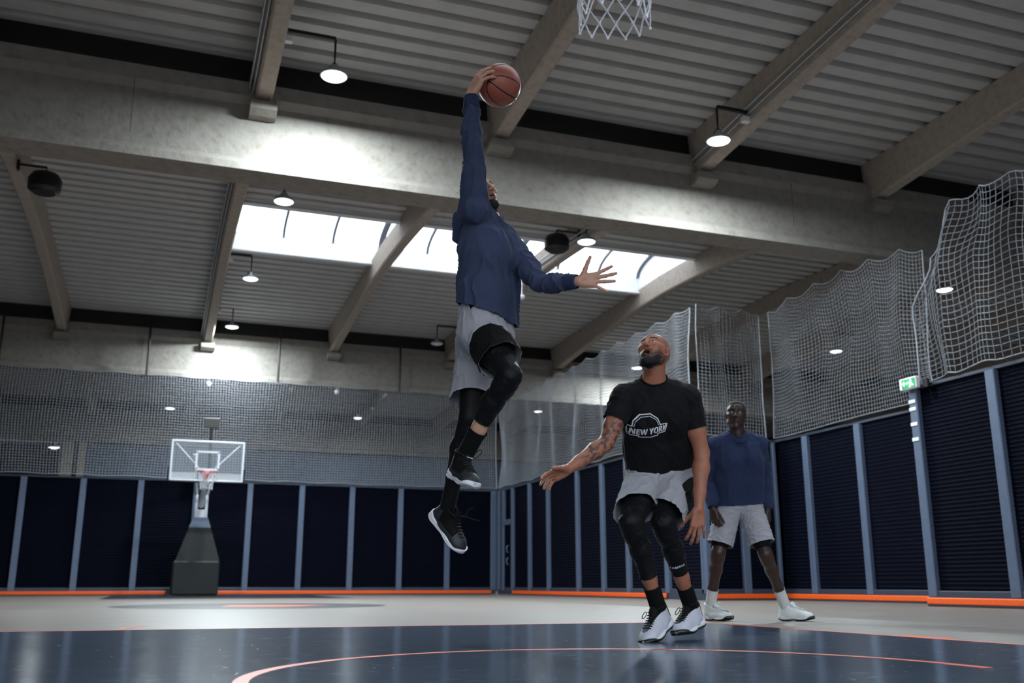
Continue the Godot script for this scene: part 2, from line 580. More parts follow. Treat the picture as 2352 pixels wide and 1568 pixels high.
# a barrel rooflight in a white upstand, split by every joist that crosses it
func rooflight(mid: float) -> void:
	var name_ := "middle" if absf(mid + 21.1) < 1.0 else ("rear" if mid < -21.1 else "front")
	var t := thing("window_%d" % (1 + int(round((FRONT_BEAM + BAY - mid) / BAY))), "bright barrel rooflight along the ridge of the %s roof bay" % name_, "")
	t.remove_meta("category")
	t.set_meta("kind", "structure")
	var y0 := DECK_HIGH - 0.14
	var y1 := DECK_HIGH + 0.30
	for s in [-1.0, 1.0]:
		var b := MB.new()
		var z: float = mid + s * LIGHT_HALF
		b.span(Vector3(LIGHT_X0 - 0.1, y0, z), Vector3(LIGHT_X1 + 0.1, y1, z + s * 0.1), 0.01)
		b.span(Vector3(LIGHT_X0 - 0.1, y0 - 0.03, z - s * 0.06), Vector3(LIGHT_X1 + 0.1, y0 + 0.03, z + s * 0.1), 0.008)
		part("upstand", b, M.white_paint, t)
	for x in [LIGHT_X0 - 0.1, LIGHT_X1]:
		var b := MB.new()
		var outline := PackedVector2Array([Vector2(-LIGHT_HALF, y0), Vector2(LIGHT_HALF, y0)])
		for k in 13:
			var a := PI * k / 12.0
			outline.append(Vector2(cos(a) * LIGHT_HALF, y1 + sin(a) * 0.42))
		b.prism(outline, Vector3(x, 0, mid), Vector3(0, 0, 1), Vector3.UP, Vector3(0.1, 0, 0))
		part("end_cheek", b, M.white_paint, t)
	var nb := 9
	for k in nb + 1:
		var x := lerpf(LIGHT_X0, LIGHT_X1, k / float(nb))
		var pts := PackedVector3Array()
		for q in 13:
			var a := PI * q / 12.0
			pts.append(Vector3(x, y1 + sin(a) * 0.42, mid + cos(a) * LIGHT_HALF))
		var b := MB.new()
		var bar := []
		var wide := 0.07 if k % 3 == 0 else 0.03
		for p in pts:
			var out := Vector3(0, p.y - y1 + 0.35, p.z - mid).normalized()
			bar.append(PackedVector3Array([p + Vector3(-wide, 0, 0) + out * 0.04, p + Vector3(wide, 0, 0) + out * 0.04, p + Vector3(wide, 0, 0) - out * 0.05, p + Vector3(-wide, 0, 0) - out * 0.05]))
		for q in pts.size() - 1:
			for e in 4:
				var hint: Vector3 = (bar[q][e] + bar[q][(e + 1) % 4]) / 2.0 - pts[q]
				b.quad(bar[q][e], bar[q][(e + 1) % 4], bar[q + 1][(e + 1) % 4], bar[q + 1][e], hint)
		part("glazing_bar", b, M.bar_grey, t)
		if k == nb: continue
		var x2 := lerpf(LIGHT_X0, LIGHT_X1, (k + 1) / float(nb))
		var rows := [PackedVector3Array(), PackedVector3Array()]
		for q in 13:
			var a := PI * q / 12.0
			rows[0].append(Vector3(x, y1 + sin(a) * 0.42, mid + cos(a) * LIGHT_HALF))
			rows[1].append(Vector3(x2, y1 + sin(a) * 0.42, mid + cos(a) * LIGHT_HALF))
		b = MB.new()
		b.sheet(rows, false)
		part("pane", b, M.clear_glass, t)

# ------------------------------------------------------------------ the partition round the court
const PANEL_TOP := 3.05

# a bay of dark ribbed sheet between two posts; along = unit vector from post to post, out = towards the court
func ribbed(at: Vector3, along: Vector3, out: Vector3, width: float, y0: float, y1: float, ribs: int) -> MB:
	var b := MB.new()
	var step := (y1 - y0) / ribs
	for k in ribs:
		var y := y0 + k * step
		var e := at + along * width
		var up := Vector3.UP
		var d := out * 0.012
		b.quad(at + up * y, e + up * y, e + up * (y + step * 0.55), at + up * (y + step * 0.55), out)
		b.quad(at + up * (y + step * 0.55), e + up * (y + step * 0.55), e + up * (y + step * 0.72) + d, at + up * (y + step * 0.72) + d, out - up)
		b.quad(at + up * (y + step * 0.72) + d, e + up * (y + step * 0.72) + d, e + up * (y + step), at + up * (y + step), out + up)
	var back := -out * 0.03
	b.quad(at + back + Vector3.UP * y0, at + along * width + back + Vector3.UP * y0, at + along * width + back + Vector3.UP * y1, at + back + Vector3.UP * y1, -out)
	return b

# one straight run of partition: posts, panels, base rail, orange kick board
func partition(wall: Node3D, a: Vector3, along: Vector3, out: Vector3, posts: Array, ribs: int, orange: Array) -> void:
	var bas := Basis(along, Vector3.UP, along.cross(Vector3.UP))
	for k in posts.size():
		var b := MB.new()
		b.box(a + along * posts[k] + Vector3.UP * (PANEL_TOP / 2.0 + 0.06) + out * 0.02, Vector3(0.16, PANEL_TOP - 0.12, 0.12), bas, 0.012)
		part("post", b, M.post_slate, wall)
		if k + 1 < posts.size():
			var p: Vector3 = a + along * (posts[k] + 0.08)
			part("panel", ribbed(p, along, out, posts[k + 1] - posts[k] - 0.16, 0.2, PANEL_TOP, ribs), M.panel_navy, wall)
	var s0: float = posts[0]
	var s1: float = posts[-1]
	var b := MB.new()
	b.box(a + along * (s0 + s1) / 2.0 + Vector3.UP * 0.11 + out * 0.01, Vector3(s1 - s0 + 0.16, 0.20, 0.10), bas, 0.01)
	b.box(a + along * (s0 + s1) / 2.0 + Vector3.UP * (PANEL_TOP + 0.02), Vector3(s1 - s0 + 0.16, 0.05, 0.09), bas, 0.008)
	part("rail", b, M.rail_slate, wall)
	for run in orange:
		b = MB.new()
		b.box(a + along * (run[0] + run[1]) / 2.0 + Vector3.UP * 0.075 + out * 0.10, Vector3(run[1] - run[0], 0.09, 0.05), bas, 0.012)
		part("kick_board", b, M.orange_board, wall)
		b = MB.new()
		b.box(a + along * (run[0] + run[1]) / 2.0 + Vector3.UP * 0.016 + out * 0.085, Vector3(run[1] - run[0], 0.03, 0.05), bas)
		part("kick_board_foot", b, M.rail_slate, wall)

func build_partitions() -> void:
	var far := thing("wall_far", "", "")
	tag(far, "dark ribbed partition with slate posts across the far end of the court", "", "", "structure")
	var posts := []
	for k in 14: posts.append(9.62 - 1.447 * (13 - k))
	partition(far, Vector3(0, 0, -28.5), Vector3.RIGHT, Vector3(0, 0, 1), posts, 42, [[-9.3, 0.35], [1.68, 9.55]])
	var side := thing("wall_side", "", "")
	tag(side, "dark partition along the side of the court, from the far corner to the white rope", "", "", "structure")
	partition(side, Vector3(9.82, 0, 0), Vector3(0, 0, 1), Vector3(-1, 0, 0), [-28.35, -27.95, -27.15, -25.75, -24.35, -22.4, -20.95, -19.65, -17.9, -16.4], 42, [[-27.0, -17.9]])
	# doorway in the corner: lintel, leaf and pull handles
	var door := thing("door_1", "", "")
	tag(door, "narrow dark door with slate lintel in the corner of the side partition", "", "", "structure")
	var b := MB.new()
	b.span(Vector3(9.74, 2.0, -27.95), Vector3(9.8, 2.16, -27.15), 0.01)
	part("lintel", b, M.post_slate, door)
	b = MB.new()
	b.span(Vector3(9.775, 0.2, -27.85), Vector3(9.8, 2.0, -27.25), 0.008)
	part("door_leaf", b, M.panel_navy, door)
	for y in [0.95, 1.3]:
		b = MB.new()
		b.tube(PackedVector3Array([Vector3(9.77, y - 0.1, -27.5), Vector3(9.72, y - 0.07, -27.5), Vector3(9.72, y + 0.07, -27.5), Vector3(9.77, y + 0.1, -27.5)]), 0.018, 6)
		part("door_handle", b, M.post_slate, door)
	var recess := thing("wall_recess", "", "")
	tag(recess, "recessed dark partition behind the watching player", "", "", "structure")
	partition(recess, Vector3(11.55, 0, 0), Vector3(0, 0, 1), Vector3(-1, 0, 0), [-16.5, -15.47, -13.96, -12.5, -11.1], 42, [[-16.4, -11.0]])
	partition(recess, Vector3(0, 0, -16.5), Vector3.RIGHT, Vector3(0, 0, 1), [9.82, 10.7, 11.5], 42, [[9.9, 11.45]])
	b = MB.new()
	b.span(Vector3(10.3, 0.0, -11.06), Vector3(11.6, PANEL_TOP, -10.98))
	part("return_panel", b, M.panel_navy, recess)
	var near := thing("wall_near", "", "")
	tag(near, "nearest dark partition at the side of the court, below the sagging net", "", "", "structure")
	partition(near, Vector3(10.25, 0, 0), Vector3(0, 0, 1), Vector3(-1, 0, 0), [-11.1, -9.68, -8.2, -6.7, -5.2, -3.7, -2.2], 50, [[-11.17, -2.2]])
	for y in [2.87, 2.76, 2.54, 2.32]:
		b = MB.new()
		b.box(Vector3(10.165, y, -11.11), Vector3(0.012, 0.05, 0.13), Basis(), 0.003)
		part("tape_patch", b, M.white_paint, near)

# ------------------------------------------------------------------ barrier nets
# pos(s, t): s metres along the run, t from 0 at the foot to 1 at the head
func netting(length: float, rows: int, cell: float, r: float, sides: int, pos: Callable, seg := 1) -> MB:
	var b := MB.new()
	var cols := int(length / cell)
	for k in cols + 1:
		var pts := PackedVector3Array()
		var steps := int(ceil(rows / float(seg)))
		for q in steps + 1:
			pts.append(pos.call(k * length / cols, q / float(steps)))
		b.tube(pts, r, sides, false, false)
	for q in rows + 1:
		var pts := PackedVector3Array()
		var steps := int(ceil(cols / float(seg)))
		for k in steps + 1:
			pts.append(pos.call(k * length / steps, q / float(rows)))
		b.tube(pts, r * (2.2 if q == 0 or q == rows else 1.0), sides, false, false)
	return b

func net(label: String, length: float, height: float, pos: Callable, r: float, seg: int, hooks: float, hang: float, cell := 0.07) -> Node3D:
	var t := thing("barrier_net", label, "net", Vector3.ZERO, 0.0, "barrier nets above the partition")
	var o := part("netting", netting(length, int(height / cell), cell, r, 3, pos, seg), M.net_cord, t)
	o.set_meta("kind", "stuff")
	for e in [0.0, length]:
		var pts := PackedVector3Array()
		for q in 13: pts.append(pos.call(e, q / 12.0))
		var b := MB.new()
		b.tube(pts, r * 2.6, 5)
		part("edge_rope", b, M.net_cord, t)
	var k := 1.27
	while hang > 0.0 and k <= length + 0.01:
		var p: Vector3 = pos.call(k, 1.0)
		var b := MB.new()
		b.tube(PackedVector3Array([p, p + Vector3(0, hang, 0)]), 0.035, 5)
		part("hanger_strap", b, M.black_plastic, t)
		k += hooks
	return t

func build_fittings() -> void:
	var wave := FastNoiseLite.new()
	wave.seed = 5
	wave.frequency = 0.35
	wave.fractal_octaves = 2
	var far_pos := func(s: float, t: float) -> Vector3:
		var x := -9.2 + s
		return Vector3(x + 0.05 * sin(t * 3.0 + x), lerpf(PANEL_TOP + 0.07 + 0.03 * absf(sin(x * 2.2)), 6.0 - 0.05 * absf(sin(x * PI / 1.45)), t), -28.36 + 0.10 * wave.get_noise_2d(x, t * 2.0))
	net("white barrier net across the far end, behind the far hoop", 18.9, 3.0, far_pos, 0.0066, 3, 3.63, 1.6, 0.078)
	var side_pos := func(s: float, t: float) -> Vector3:
		var z := -28.3 + s
		var fold := 0.05 * sin(z * 2.4) + 0.16 * wave.get_noise_2d(z * 1.5, t * 1.5)
		var top := 5.76 - 0.10 * absf(sin(z * PI / 0.9))
		return Vector3(9.72 + fold * (0.3 + 0.7 * sin(t * PI)), lerpf(PANEL_TOP + 0.07 + 0.04 * absf(sin(z * 2.1)), top, t), z + 0.12 * wave.get_noise_2d(z * 2.0, t + 9.0))
	net("grey barrier net along the side partition, running back to the far corner", 11.85, 2.65, side_pos, 0.0052, 2, 0.0, 0.0)
	var recess_a := func(s: float, t: float) -> Vector3:
		var x := 9.8 + s
		var top := 5.76 - 0.09 * absf(sin(s * PI / 0.57))
		return Vector3(x + 0.05 * wave.get_noise_2d(x * 4.0, t * 3.0), lerpf(PANEL_TOP + 0.07, top, t), -16.38 + 0.07 * sin(x * 7.0) * sin(t * PI) - 0.04 * s)
	net("narrow barrier net hanging right behind the watching player's head", 1.52, 2.65, recess_a, 0.0048, 1, 0.0, 0.0)
	var recess_b := func(s: float, t: float) -> Vector3:
		var z := -16.3 + s
		var top := 5.72 + 0.18 * sin(clampf(s / 4.4, 0, 1) * PI) - 0.12 * absf(sin(s * PI / 0.78))
		return Vector3(11.42 + (0.05 * sin(z * 2.2 + t) + 0.14 * wave.get_noise_2d(z * 1.6, t * 1.5)) * (0.3 + 0.7 * sin(t * PI)), lerpf(PANEL_TOP + 0.09 + 0.03 * sin(z * 1.3), top, t), z + 0.10 * wave.get_noise_2d(z * 1.2, t * 3.0))
	net("wide barrier net between the watching player and the exit sign", 4.4, 2.65, recess_b, 0.0048, 1, 0.0, 0.0)
	var near_pos := func(s: float, t: float) -> Vector3:
		var z := -11.0 + s + 0.55 * smoothstep(0.6, 1.0, t) * exp(-s * 0.7)
		var top := lerpf(4.85, 5.62, clampf(s / 0.7, 0, 1)) - 0.10 * absf(sin(s * PI / 0.62))
		var gather := exp(-s * 0.9)
		return Vector3(10.2 + (0.05 + 0.07 * gather) * sin(s * 7.0) * (1.0 - 0.4 * t) + 0.15 * wave.get_noise_2d(z * 2.0, t * 2.0), lerpf(PANEL_TOP + 0.07 + 0.06 * absf(sin(z * 4.0)), top, t), z + 0.02 * gather * sin(t * 9.0 + s * 5.0))
	net("nearest barrier net with large meshes, gathered in folds above the exit sign", 6.5, 2.55, near_pos, 0.005, 1, 0.0, 0.0, 0.095)
	# cable that carries the nearest net
	var e := thing("exit_sign", "lit green exit sign on top of the post with white tape", "exit sign", Vector3(10.1, 3.1, -11.05))
	var b := MB.new()
	b.box(Vector3(0, 0.02, 0), Vector3(0.08, 0.17, 0.34), Basis(), 0.012)
	part("housing", b, M.white_paint, e)
	b = MB.new()
	b.box(Vector3(-0.044, 0.02, 0.02), Vector3(0.008, 0.125, 0.26), Basis(), 0.002)
	part("sign_face", b, M.exit_green, e)
	b = MB.new()
	# running figure in a doorway, and an arrow
	for q in [[0.075, 0.055, 0.028, 0.028], [0.075, 0.02, 0.03, 0.05], [0.055, -0.02, 0.022, 0.045], [0.10, -0.015, 0.05, 0.02], [0.045, 0.03, 0.03, 0.018]]:
		b.box(Vector3(-0.049, q[1], q[0]), Vector3(0.004, q[3], q[2]), Basis(), 0.001)
	b.box(Vector3(-0.049, 0.02, -0.02), Vector3(0.004, 0.018, 0.07))
	b.prism(PackedVector2Array([Vector2(-0.055, -0.02), Vector2(-0.055, 0.06), Vector2(-0.095, 0.02)]), Vector3(-0.051, 0, 0), Vector3(0, 0, 1), Vector3.UP, Vector3(0.004, 0, 0))
	part("pictogram", b, M.sign_white, e)
	b = MB.new()
	b.box(Vector3(0.05, -0.02, 0.27), Vector3(0.05, 0.12, 0.10), Basis(), 0.008)
	part("bracket", b, M.dark_steel, e)
	var l := OmniLight3D.new()
	l.name = "sign_light"
	l.position = Vector3(-0.09, 0.02, 0.02)
	l.light_color = Color(0.5, 1.0, 0.75)
	l.light_energy = 0.02
	l.light_size = 0.05
	l.omni_range = 6.0
	l.omni_attenuation = 2.0
	l.shadow_enabled = true
	e.add_child(l)
	# two black loudspeakers hung beside the joists
	for q in [[Vector3(-2.35, 7.12, -17.7), -2.95, "black drum-shaped loudspeaker hung beside the leftmost joist"], [Vector3(7.6, 7.42, -18.3), 8.28, "black drum-shaped loudspeaker hung beside the rooflight, near a lit lamp"]]:
		var s := thing("loudspeaker", q[2], "loudspeaker", q[0], 0.0, "loudspeakers under the roof")
		b = MB.new()
		b.lathe(PackedVector2Array([Vector2(0, -0.17), Vector2(0.20, -0.17), Vector2(0.27, -0.12), Vector2(0.28, 0.06), Vector2(0.22, 0.16), Vector2(0.07, 0.2), Vector2(0, 0.2)]), Vector3.ZERO, Vector3.UP, 24)
		part("cabinet", b, M.black_plastic, s)
		b = MB.new()
		b.lathe(PackedVector2Array([Vector2(0, -0.182), Vector2(0.19, -0.182), Vector2(0.2, -0.168)]), Vector3.ZERO, Vector3.UP, 24)
		part("grille", b, M.dark_steel, s)
		b = MB.new()
		var dx: float = q[1] - q[0].x
		var reach := dx - 0.15 * signf(dx)
		b.tube(PackedVector3Array([Vector3(0, 0.19, 0), Vector3(0, 0.30, 0), Vector3(reach, 0.30, 0)]), 0.022, 6)
		b.box(Vector3(reach, 0.28, 0), Vector3(0.05, 0.18, 0.12), Basis(), 0.01)
		part("bracket", b, M.dark_steel, s)

# ------------------------------------------------------------------ painted court
func ring_mb(cx: float, cz: float, r0: float, r1: float, a0: float, a1: float, y: float, seg := 64) -> MB:
	var b := MB.new()
	for k in seg:
		var p := lerpf(a0, a1, k / float(seg))
		var q := lerpf(a0, a1, (k + 1) / float(seg))
		var d := func(a: float, r: float) -> Vector3: return Vector3(cx + cos(a) * r, y, cz + sin(a) * r)
		b.quad(d.call(p, r0), d.call(p, r1), d.call(q, r1), d.call(q, r0), Vector3.UP)
	return b

func build_court() -> void:
	var fl: Node3D = get_node("floor")
	var b := MB.new()
	b.span(Vector3(-1.0, 0.0, -7.27), Vector3(4.18, 0.0008, -1.5))
	part("key_area", b, M.key_paint, fl)
	b = MB.new()
	b.span(Vector3(-1.03, 0.0, -7.31), Vector3(4.22, 0.0012, -7.265))
	b.span(Vector3(4.175, 0.0, -7.31), Vector3(4.22, 0.0012, -1.5))
	b.span(Vector3(-1.04, 0.0, -7.31), Vector3(-0.995, 0.0012, -1.5))
	part("key_line", b, M.court_orange, fl)
	for q in [[-4.95, -4.55], [-3.9, -3.8]]:
		b = MB.new()
		b.span(Vector3(4.22, 0.0, q[0]), Vector3(4.32, 0.0012, q[1]))
		part("lane_mark", b, M.court_orange, fl)
	part("restricted_arc", ring_mb(1.60, -3.15, 1.30, 1.35, PI, TAU, 0.0016, 90), M.court_orange, fl)
	b = MB.new()
	b.span(Vector3(0.25, 0.0, -3.15), Vector3(0.30, 0.0016, -2.7))
	b.span(Vector3(2.90, 0.0, -3.15), Vector3(2.95, 0.0016, -2.95))
	part("restricted_line", b, M.court_orange, fl)
	part("free_throw_arc", ring_mb(1.60, -7.29, 1.76, 1.80, PI + 0.02, PI + 0.42, 0.0012, 24), M.court_orange, fl)
	part("centre_circle", ring_mb(1.35, -14.75, 0.0, 1.9, 0, TAU, 0.0012, 72), M.court_navy, fl)
	var em := MB.new()
	em.quad(Vector3(1.1, 0.0018, -15.2), Vector3(2.5, 0.0018, -14.9), Vector3(1.7, 0.0018, -14.1), Vector3(0.9, 0.0018, -14.4), Vector3.UP)
	part("centre_emblem", em, M.court_orange, fl)
	b = MB.new()
	b.span(Vector3(-1.0, 0.0, -28.2), Vector3(4.2, 0.0010, -21.9))
	part("far_key", b, M.court_navy, fl)

# ------------------------------------------------------------------ lamps
var lamp0: Node3D

func lamp(at: Vector3, arm_to: float, label: String, drop := 0.57, strength := 1.0, lit := true) -> void:
	var t := thing("pendant_lamp", label, "lamp", at, 0.0, "high-bay pendant lamps")
	# bell shade with a flat glowing lens below
	var b := MB.new()
	b.lathe(PackedVector2Array([Vector2(0, 0.16), Vector2(0.05, 0.16), Vector2(0.06, 0.08), Vector2(0.17, 0.05), Vector2(0.19, 0.0), Vector2(0.175, -0.005)]), Vector3.ZERO, Vector3.UP, 20)
	part("shade", b, M.galvanised, t)
	b = MB.new()
	b.lathe(PackedVector2Array([Vector2(0, -0.045), Vector2(0.10, -0.038), Vector2(0.165, -0.015), Vector2(0.178, 0.0)]), Vector3.ZERO, Vector3.UP, 20, false)
	part("glowing_lens" if lit else "lens", b, M.lamp_glow if lit else M.white_paint, t)
	b = MB.new()
	b.tube(PackedVector3Array([Vector3(0, 0.15, 0), Vector3(0, 0.30, 0)]), 0.012, 6)
	for s in [-1.0, 1.0]:
		b.tube(PackedVector3Array([Vector3(0.12 * s, 0.06, 0), Vector3(0, 0.22, 0)]), 0.006, 5)
	b.tube(PackedVector3Array([Vector3(0, 0.28, 0), Vector3(0, drop, 0)]), 0.016, 6)
	part("suspension", b, M.dark_steel, t)
	var dx := arm_to - at.x
	var reach := dx - 0.14 * signf(dx)
	b = MB.new()
	b.box(Vector3(reach / 2.0, drop, 0), Vector3(absf(reach), 0.05, 0.06), Basis(), 0.006)
	part("bracket_arm", b, M.dark_steel, t)
	b = MB.new()
	b.box(Vector3(reach * 0.94, drop - 0.13, 0), Vector3(0.13, 0.10, 0.10), Basis(), 0.01)
	part("junction_box", b, M.white_paint, t)
	if not lit: return
	var l := AreaLight3D.new()
	l.name = "lamp_light"
	l.area_size = Vector2(0.32, 0.32)
	l.rotation.x = -PI / 2
	l.position = Vector3(0, -0.06, 0)
	l.light_color = Color(0.93, 0.98, 1.0)
	l.light_energy = LAMP_ENERGY * strength
	l.area_range = 60.0
	l.area_attenuation = 2.0
	l.shadow_enabled = true
	t.add_child(l)

func build_lamps() -> void:
	var glow := mat("lamp_glow", Color(0.9, 0.95, 1.0), 0.4)
	glow.emission_enabled = true
	glow.emission = Color(0.92, 0.98, 1.0)
	glow.emission_energy_multiplier = 3.0
	var green := mat("exit_green", Color(0.02, 0.45, 0.24), 0.4)
	green.emission_enabled = true
	green.emission = Color(0.02, 0.5, 0.27)
	green.emission_energy_multiplier = 0.6
	var white := mat("sign_white", Color(0.85, 1.0, 0.95), 0.4)
	white.emission_enabled = true
	white.emission = Color(0.8, 1.0, 0.93)
	white.emission_energy_multiplier = 0.9
	lamp(Vector3(1.78, 7.08, -12.2), 0.95, "lit pendant lamp in front of the nearer beam, left of the raised ball")
	lamp(Vector3(7.6, 6.88, -11.8), 8.28, "lit pendant lamp close to a joist, right of the basketball net")
	lamp(Vector3(1.7, 7.13, -17.15), 0.95, "lit pendant lamp before the upper left end of the rooflight")
	lamp(Vector3(7.6, 6.93, -16.75), 8.28, "lit pendant lamp before the rooflight, above the leaping player's open hand")
	lamp(Vector3(1.62, 7.42, -23.1), 0.95, "lit pendant lamp below the left end of the rooflight's frame")
	lamp(Vector3(1.52, 7.34, -27.6), 0.95, "lit pendant lamp just in front of the far beam, below the rooflight's left end")
	lamp(Vector3(16.3, 6.75, -16.46), 15.55, "lit pendant lamp behind the nearest barrier net, above the exit sign", 0.57, 0.5)
	lamp(Vector3(18.4, 6.95, -22.95), 19.2, "lit pendant lamp behind the wide barrier net, right of the watching player", 0.57, 0.5)
	lamp(Vector3(0.09, 7.0, -40.0), 0.95, "small lit lamp beyond the far net, above the left of the far backboard", 0.57, 0.35)
	lamp(Vector3(7.5, 7.02, -39.9), 8.28, "small lit lamp beyond the far net, midway between far hoop and leaping player", 0.57, 0.35)
	lamp(Vector3(14.8, 7.4, -37.9), 15.55, "small lit lamp beyond the nets, between leaping player and crouching player's hand", 0.57, 0.35)
	lamp(Vector3(-3.6, 4.9, -37.0), -2.95, "faint lit lamp low at the far left, beyond the net", 2.9, 0.2)
	lamp(Vector3(14.18, 7.08, -27.5), 15.55, "lit lamp hidden partly by the crouching player's chin")

	lamp(Vector3(7.45, 7.30, -27.4), 8.28, "unlit pendant lamp before the far beam, just left of the leaping player's shorts", 0.57, 0.0, false)
	# small white fittings under the beam and the joist
	for q in [[Vector3(1.06, 5.92, -28.9), 0.13, "small white ceiling fitting under the far beam, above the far hoop"], [Vector3(4.77, 5.92, -28.9), 0.13, "small white ceiling fitting under the far beam, left of the leaping player's shoes"], [Vector3(8.02, 7.18, -21.6), 0.5, "small white ceiling fitting below the rooflight, between the leaping player's waist and open hand"]]:
		var t := thing("ceiling_fitting", q[2], "ceiling fitting", q[0], 0.0, "white ceiling fittings")
		var b := MB.new()
		b.lathe(PackedVector2Array([Vector2(0, -0.07), Vector2(0.05, -0.055), Vector2(0.075, 0.0), Vector2(0.07, 0.05), Vector2(0.03, 0.06), Vector2(0, 0.06)]), Vector3.ZERO, Vector3.UP, 16, false)
		part("dome", b, M.white_paint, t)
		b = MB.new()
		b.tube(PackedVector3Array([Vector3(0, 0.05, 0), Vector3(0, q[1], 0)]), 0.018, 6)
		b.box(Vector3(0, q[1] - 0.01, 0), Vector3(0.12, 0.02, 0.12), Basis(), 0.004)
		part("stem", b, M.white_paint, t)

# ------------------------------------------------------------------ hoops
func build_hoops() -> void:
	mat("rim_orange", Color(0.83, 0.17, 0.10), 0.4, 0.2)
	mat("padding", Color(0.08, 0.10, 0.11), 0.75)
	mat("hoop_net", Color(0.86, 0.86, 0.88), 0.85)
	mat("frame_white", Color(0.80, 0.82, 0.86), 0.4)
	mat("board_grey", Color(0.20, 0.19, 0.18), 0.6)
	hoop(Vector3(1.05, 0, -26.22), 0.0, 1.18, "complete basketball hoop with glass board at the far end of the court")
	hoop(Vector3(1.69, 0, -2.95), PI, 3.9, "white knotted net of the near hoop at the top of the picture, above the ball")

# at: below the board; setback: how far the padded base stands behind it
func hoop(at: Vector3, turn: float, setback: float, label: String) -> void:
	var t := thing("basketball_hoop", label, "hoop", at, turn, "basketball hoops")
	var zb := -setback
	# padded base and tapering mast
	var b := MB.new()
	b.box(Vector3(-0.03, 0.45, zb), Vector3(1.15, 0.86, 1.2), Basis(), 0.04)
	part("base_padding", b, M.padding, t)
	b = MB.new()
	var ring := func(hx: float, hz: float, y: float, cz: float) -> Array: return [Vector3(-hx, y, cz - hz), Vector3(hx, y, cz - hz), Vector3(hx, y, cz + hz), Vector3(-hx, y, cz + hz)]
	var tiers := [ring.call(0.54, 0.5, 0.88, zb), ring.call(0.27, 0.24, 1.74, zb + 0.1)]
	for k in 4:
		b.quad(tiers[0][k], tiers[0][(k + 1) % 4], tiers[1][(k + 1) % 4], tiers[1][k], (tiers[0][k] + tiers[0][(k + 1) % 4]) * Vector3(1, 0, 1))
	b.quad(tiers[1][0], tiers[1][1], tiers[1][2], tiers[1][3], Vector3.UP)
	part("mast_padding", b, M.padding, t)
	b = MB.new()
	tiers = [ring.call(0.275, 0.22, 1.74, zb + 0.1), ring.call(0.18, 0.16, 2.0, zb + 0.13)]
	for k in 4:
		b.quad(tiers[0][k], tiers[0][(k + 1) % 4], tiers[1][(k + 1) % 4], tiers[1][k], (tiers[0][k] + tiers[0][(k + 1) % 4]) * Vector3(1, 0, 1))
	part("mast_collar", b, M.post_slate, t)
	b = MB.new()
	for s in [-1.0, 1.0]:
		b.box(Vector3(0.13 * s, 2.28, zb + 0.14), Vector3(0.07, 0.62, 0.16), Basis(), 0.01)
	b.box(Vector3(0, 2.1, zb + 0.14), Vector3(0.3, 0.22, 0.14), Basis(), 0.01)
	part("mast_head", b, M.frame_white, t)
	b = MB.new()
	b.tube(PackedVector3Array([Vector3(0.0, 2.3, zb + 0.15), Vector3(0.02, 2.75, -0.53 * setback), Vector3(0.03, 3.15, -0.11)]), 0.07, 8)
	for s in [-1.0, 1.0]:
		b.tube(PackedVector3Array([Vector3(0.13 * s, 2.55, zb + 0.14), Vector3(0.3 * s, 3.55, -0.06)]), 0.03, 6)
	part("boom", b, M.frame_white, t)
	# backboard: glass, frame, marked square
	var z := 0.0
	b = MB.new()
	b.box(Vector3(0.03, 3.37, z), Vector3(1.78, 1.03, 0.015))
	part("backboard_glass", b, M.clear_glass, t)
	b = MB.new()
	for s in [-1.0, 1.0]:
		b.box(Vector3(0.03, 3.37 + 0.505 * s, z), Vector3(1.82, 0.055, 0.05), Basis(), 0.008)
		b.box(Vector3(0.03 + 0.885 * s, 3.37, z), Vector3(0.055, 1.0, 0.05), Basis(), 0.008)
		b.tube(PackedVector3Array([Vector3(0.03 + 0.80 * s, 3.82, z - 0.03), Vector3(0.03 + 0.2 * s, 3.2, z - 0.06)]), 0.018, 6)
	part("backboard_frame", b, M.frame_white, t)
	b = MB.new()
	b.box(Vector3(0.03, 3.61, z + 0.013), Vector3(0.60, 0.05, 0.006))
	b.box(Vector3(0.03, 3.16, z + 0.013), Vector3(0.60, 0.05, 0.006))
	for s in [-1.0, 1.0]:
		b.box(Vector3(0.03 + 0.275 * s, 3.385, z + 0.013), Vector3(0.05, 0.46, 0.006))
	part("target_square", b, M.frame_white, t)
	b = MB.new()
	for s in [-1.0, 1.0]:
		b.box(Vector3(0.03 + 0.93 * s, 3.02, z), Vector3(0.045, 0.36, 0.08), Basis(), 0.012)
		b.box(Vector3(0.03 + 0.5 * s, 2.84, z), Vector3(0.85, 0.045, 0.08), Basis(), 0.012)
	part("edge_padding", b, M.black_plastic, t)
	# ring with its bracket
	var rc := Vector3(0.03, 3.05, z + 0.38)
	b = MB.new()
	var pts := PackedVector3Array()
	for k in 40:
		pts.append(rc + Vector3(cos(TAU * k / 40.0), 0, sin(TAU * k / 40.0)) * 0.23)
	b.tube(pts, 0.010, 8, true)
	b.box(Vector3(0.03, 3.035, z + 0.085), Vector3(0.12, 0.03, 0.14), Basis(), 0.004)
	b.prism(PackedVector2Array([Vector2(-0.07, 0), Vector2(0.07, 0), Vector2(0.045, -0.14), Vector2(-0.045, -0.14)]), Vector3(0.03, 3.04, z + 0.02), Vector3.RIGHT, Vector3.UP, Vector3(0, 0, 0.03))
	part("ring", b, M.rim_orange, t)
	# knotted net: two families of zigzag cords
	b = MB.new()
	var loops := 12
	var levels := [[0.0, 0.225], [0.10, 0.205], [0.19, 0.178], [0.275, 0.158], [0.35, 0.148], [0.42, 0.150]]
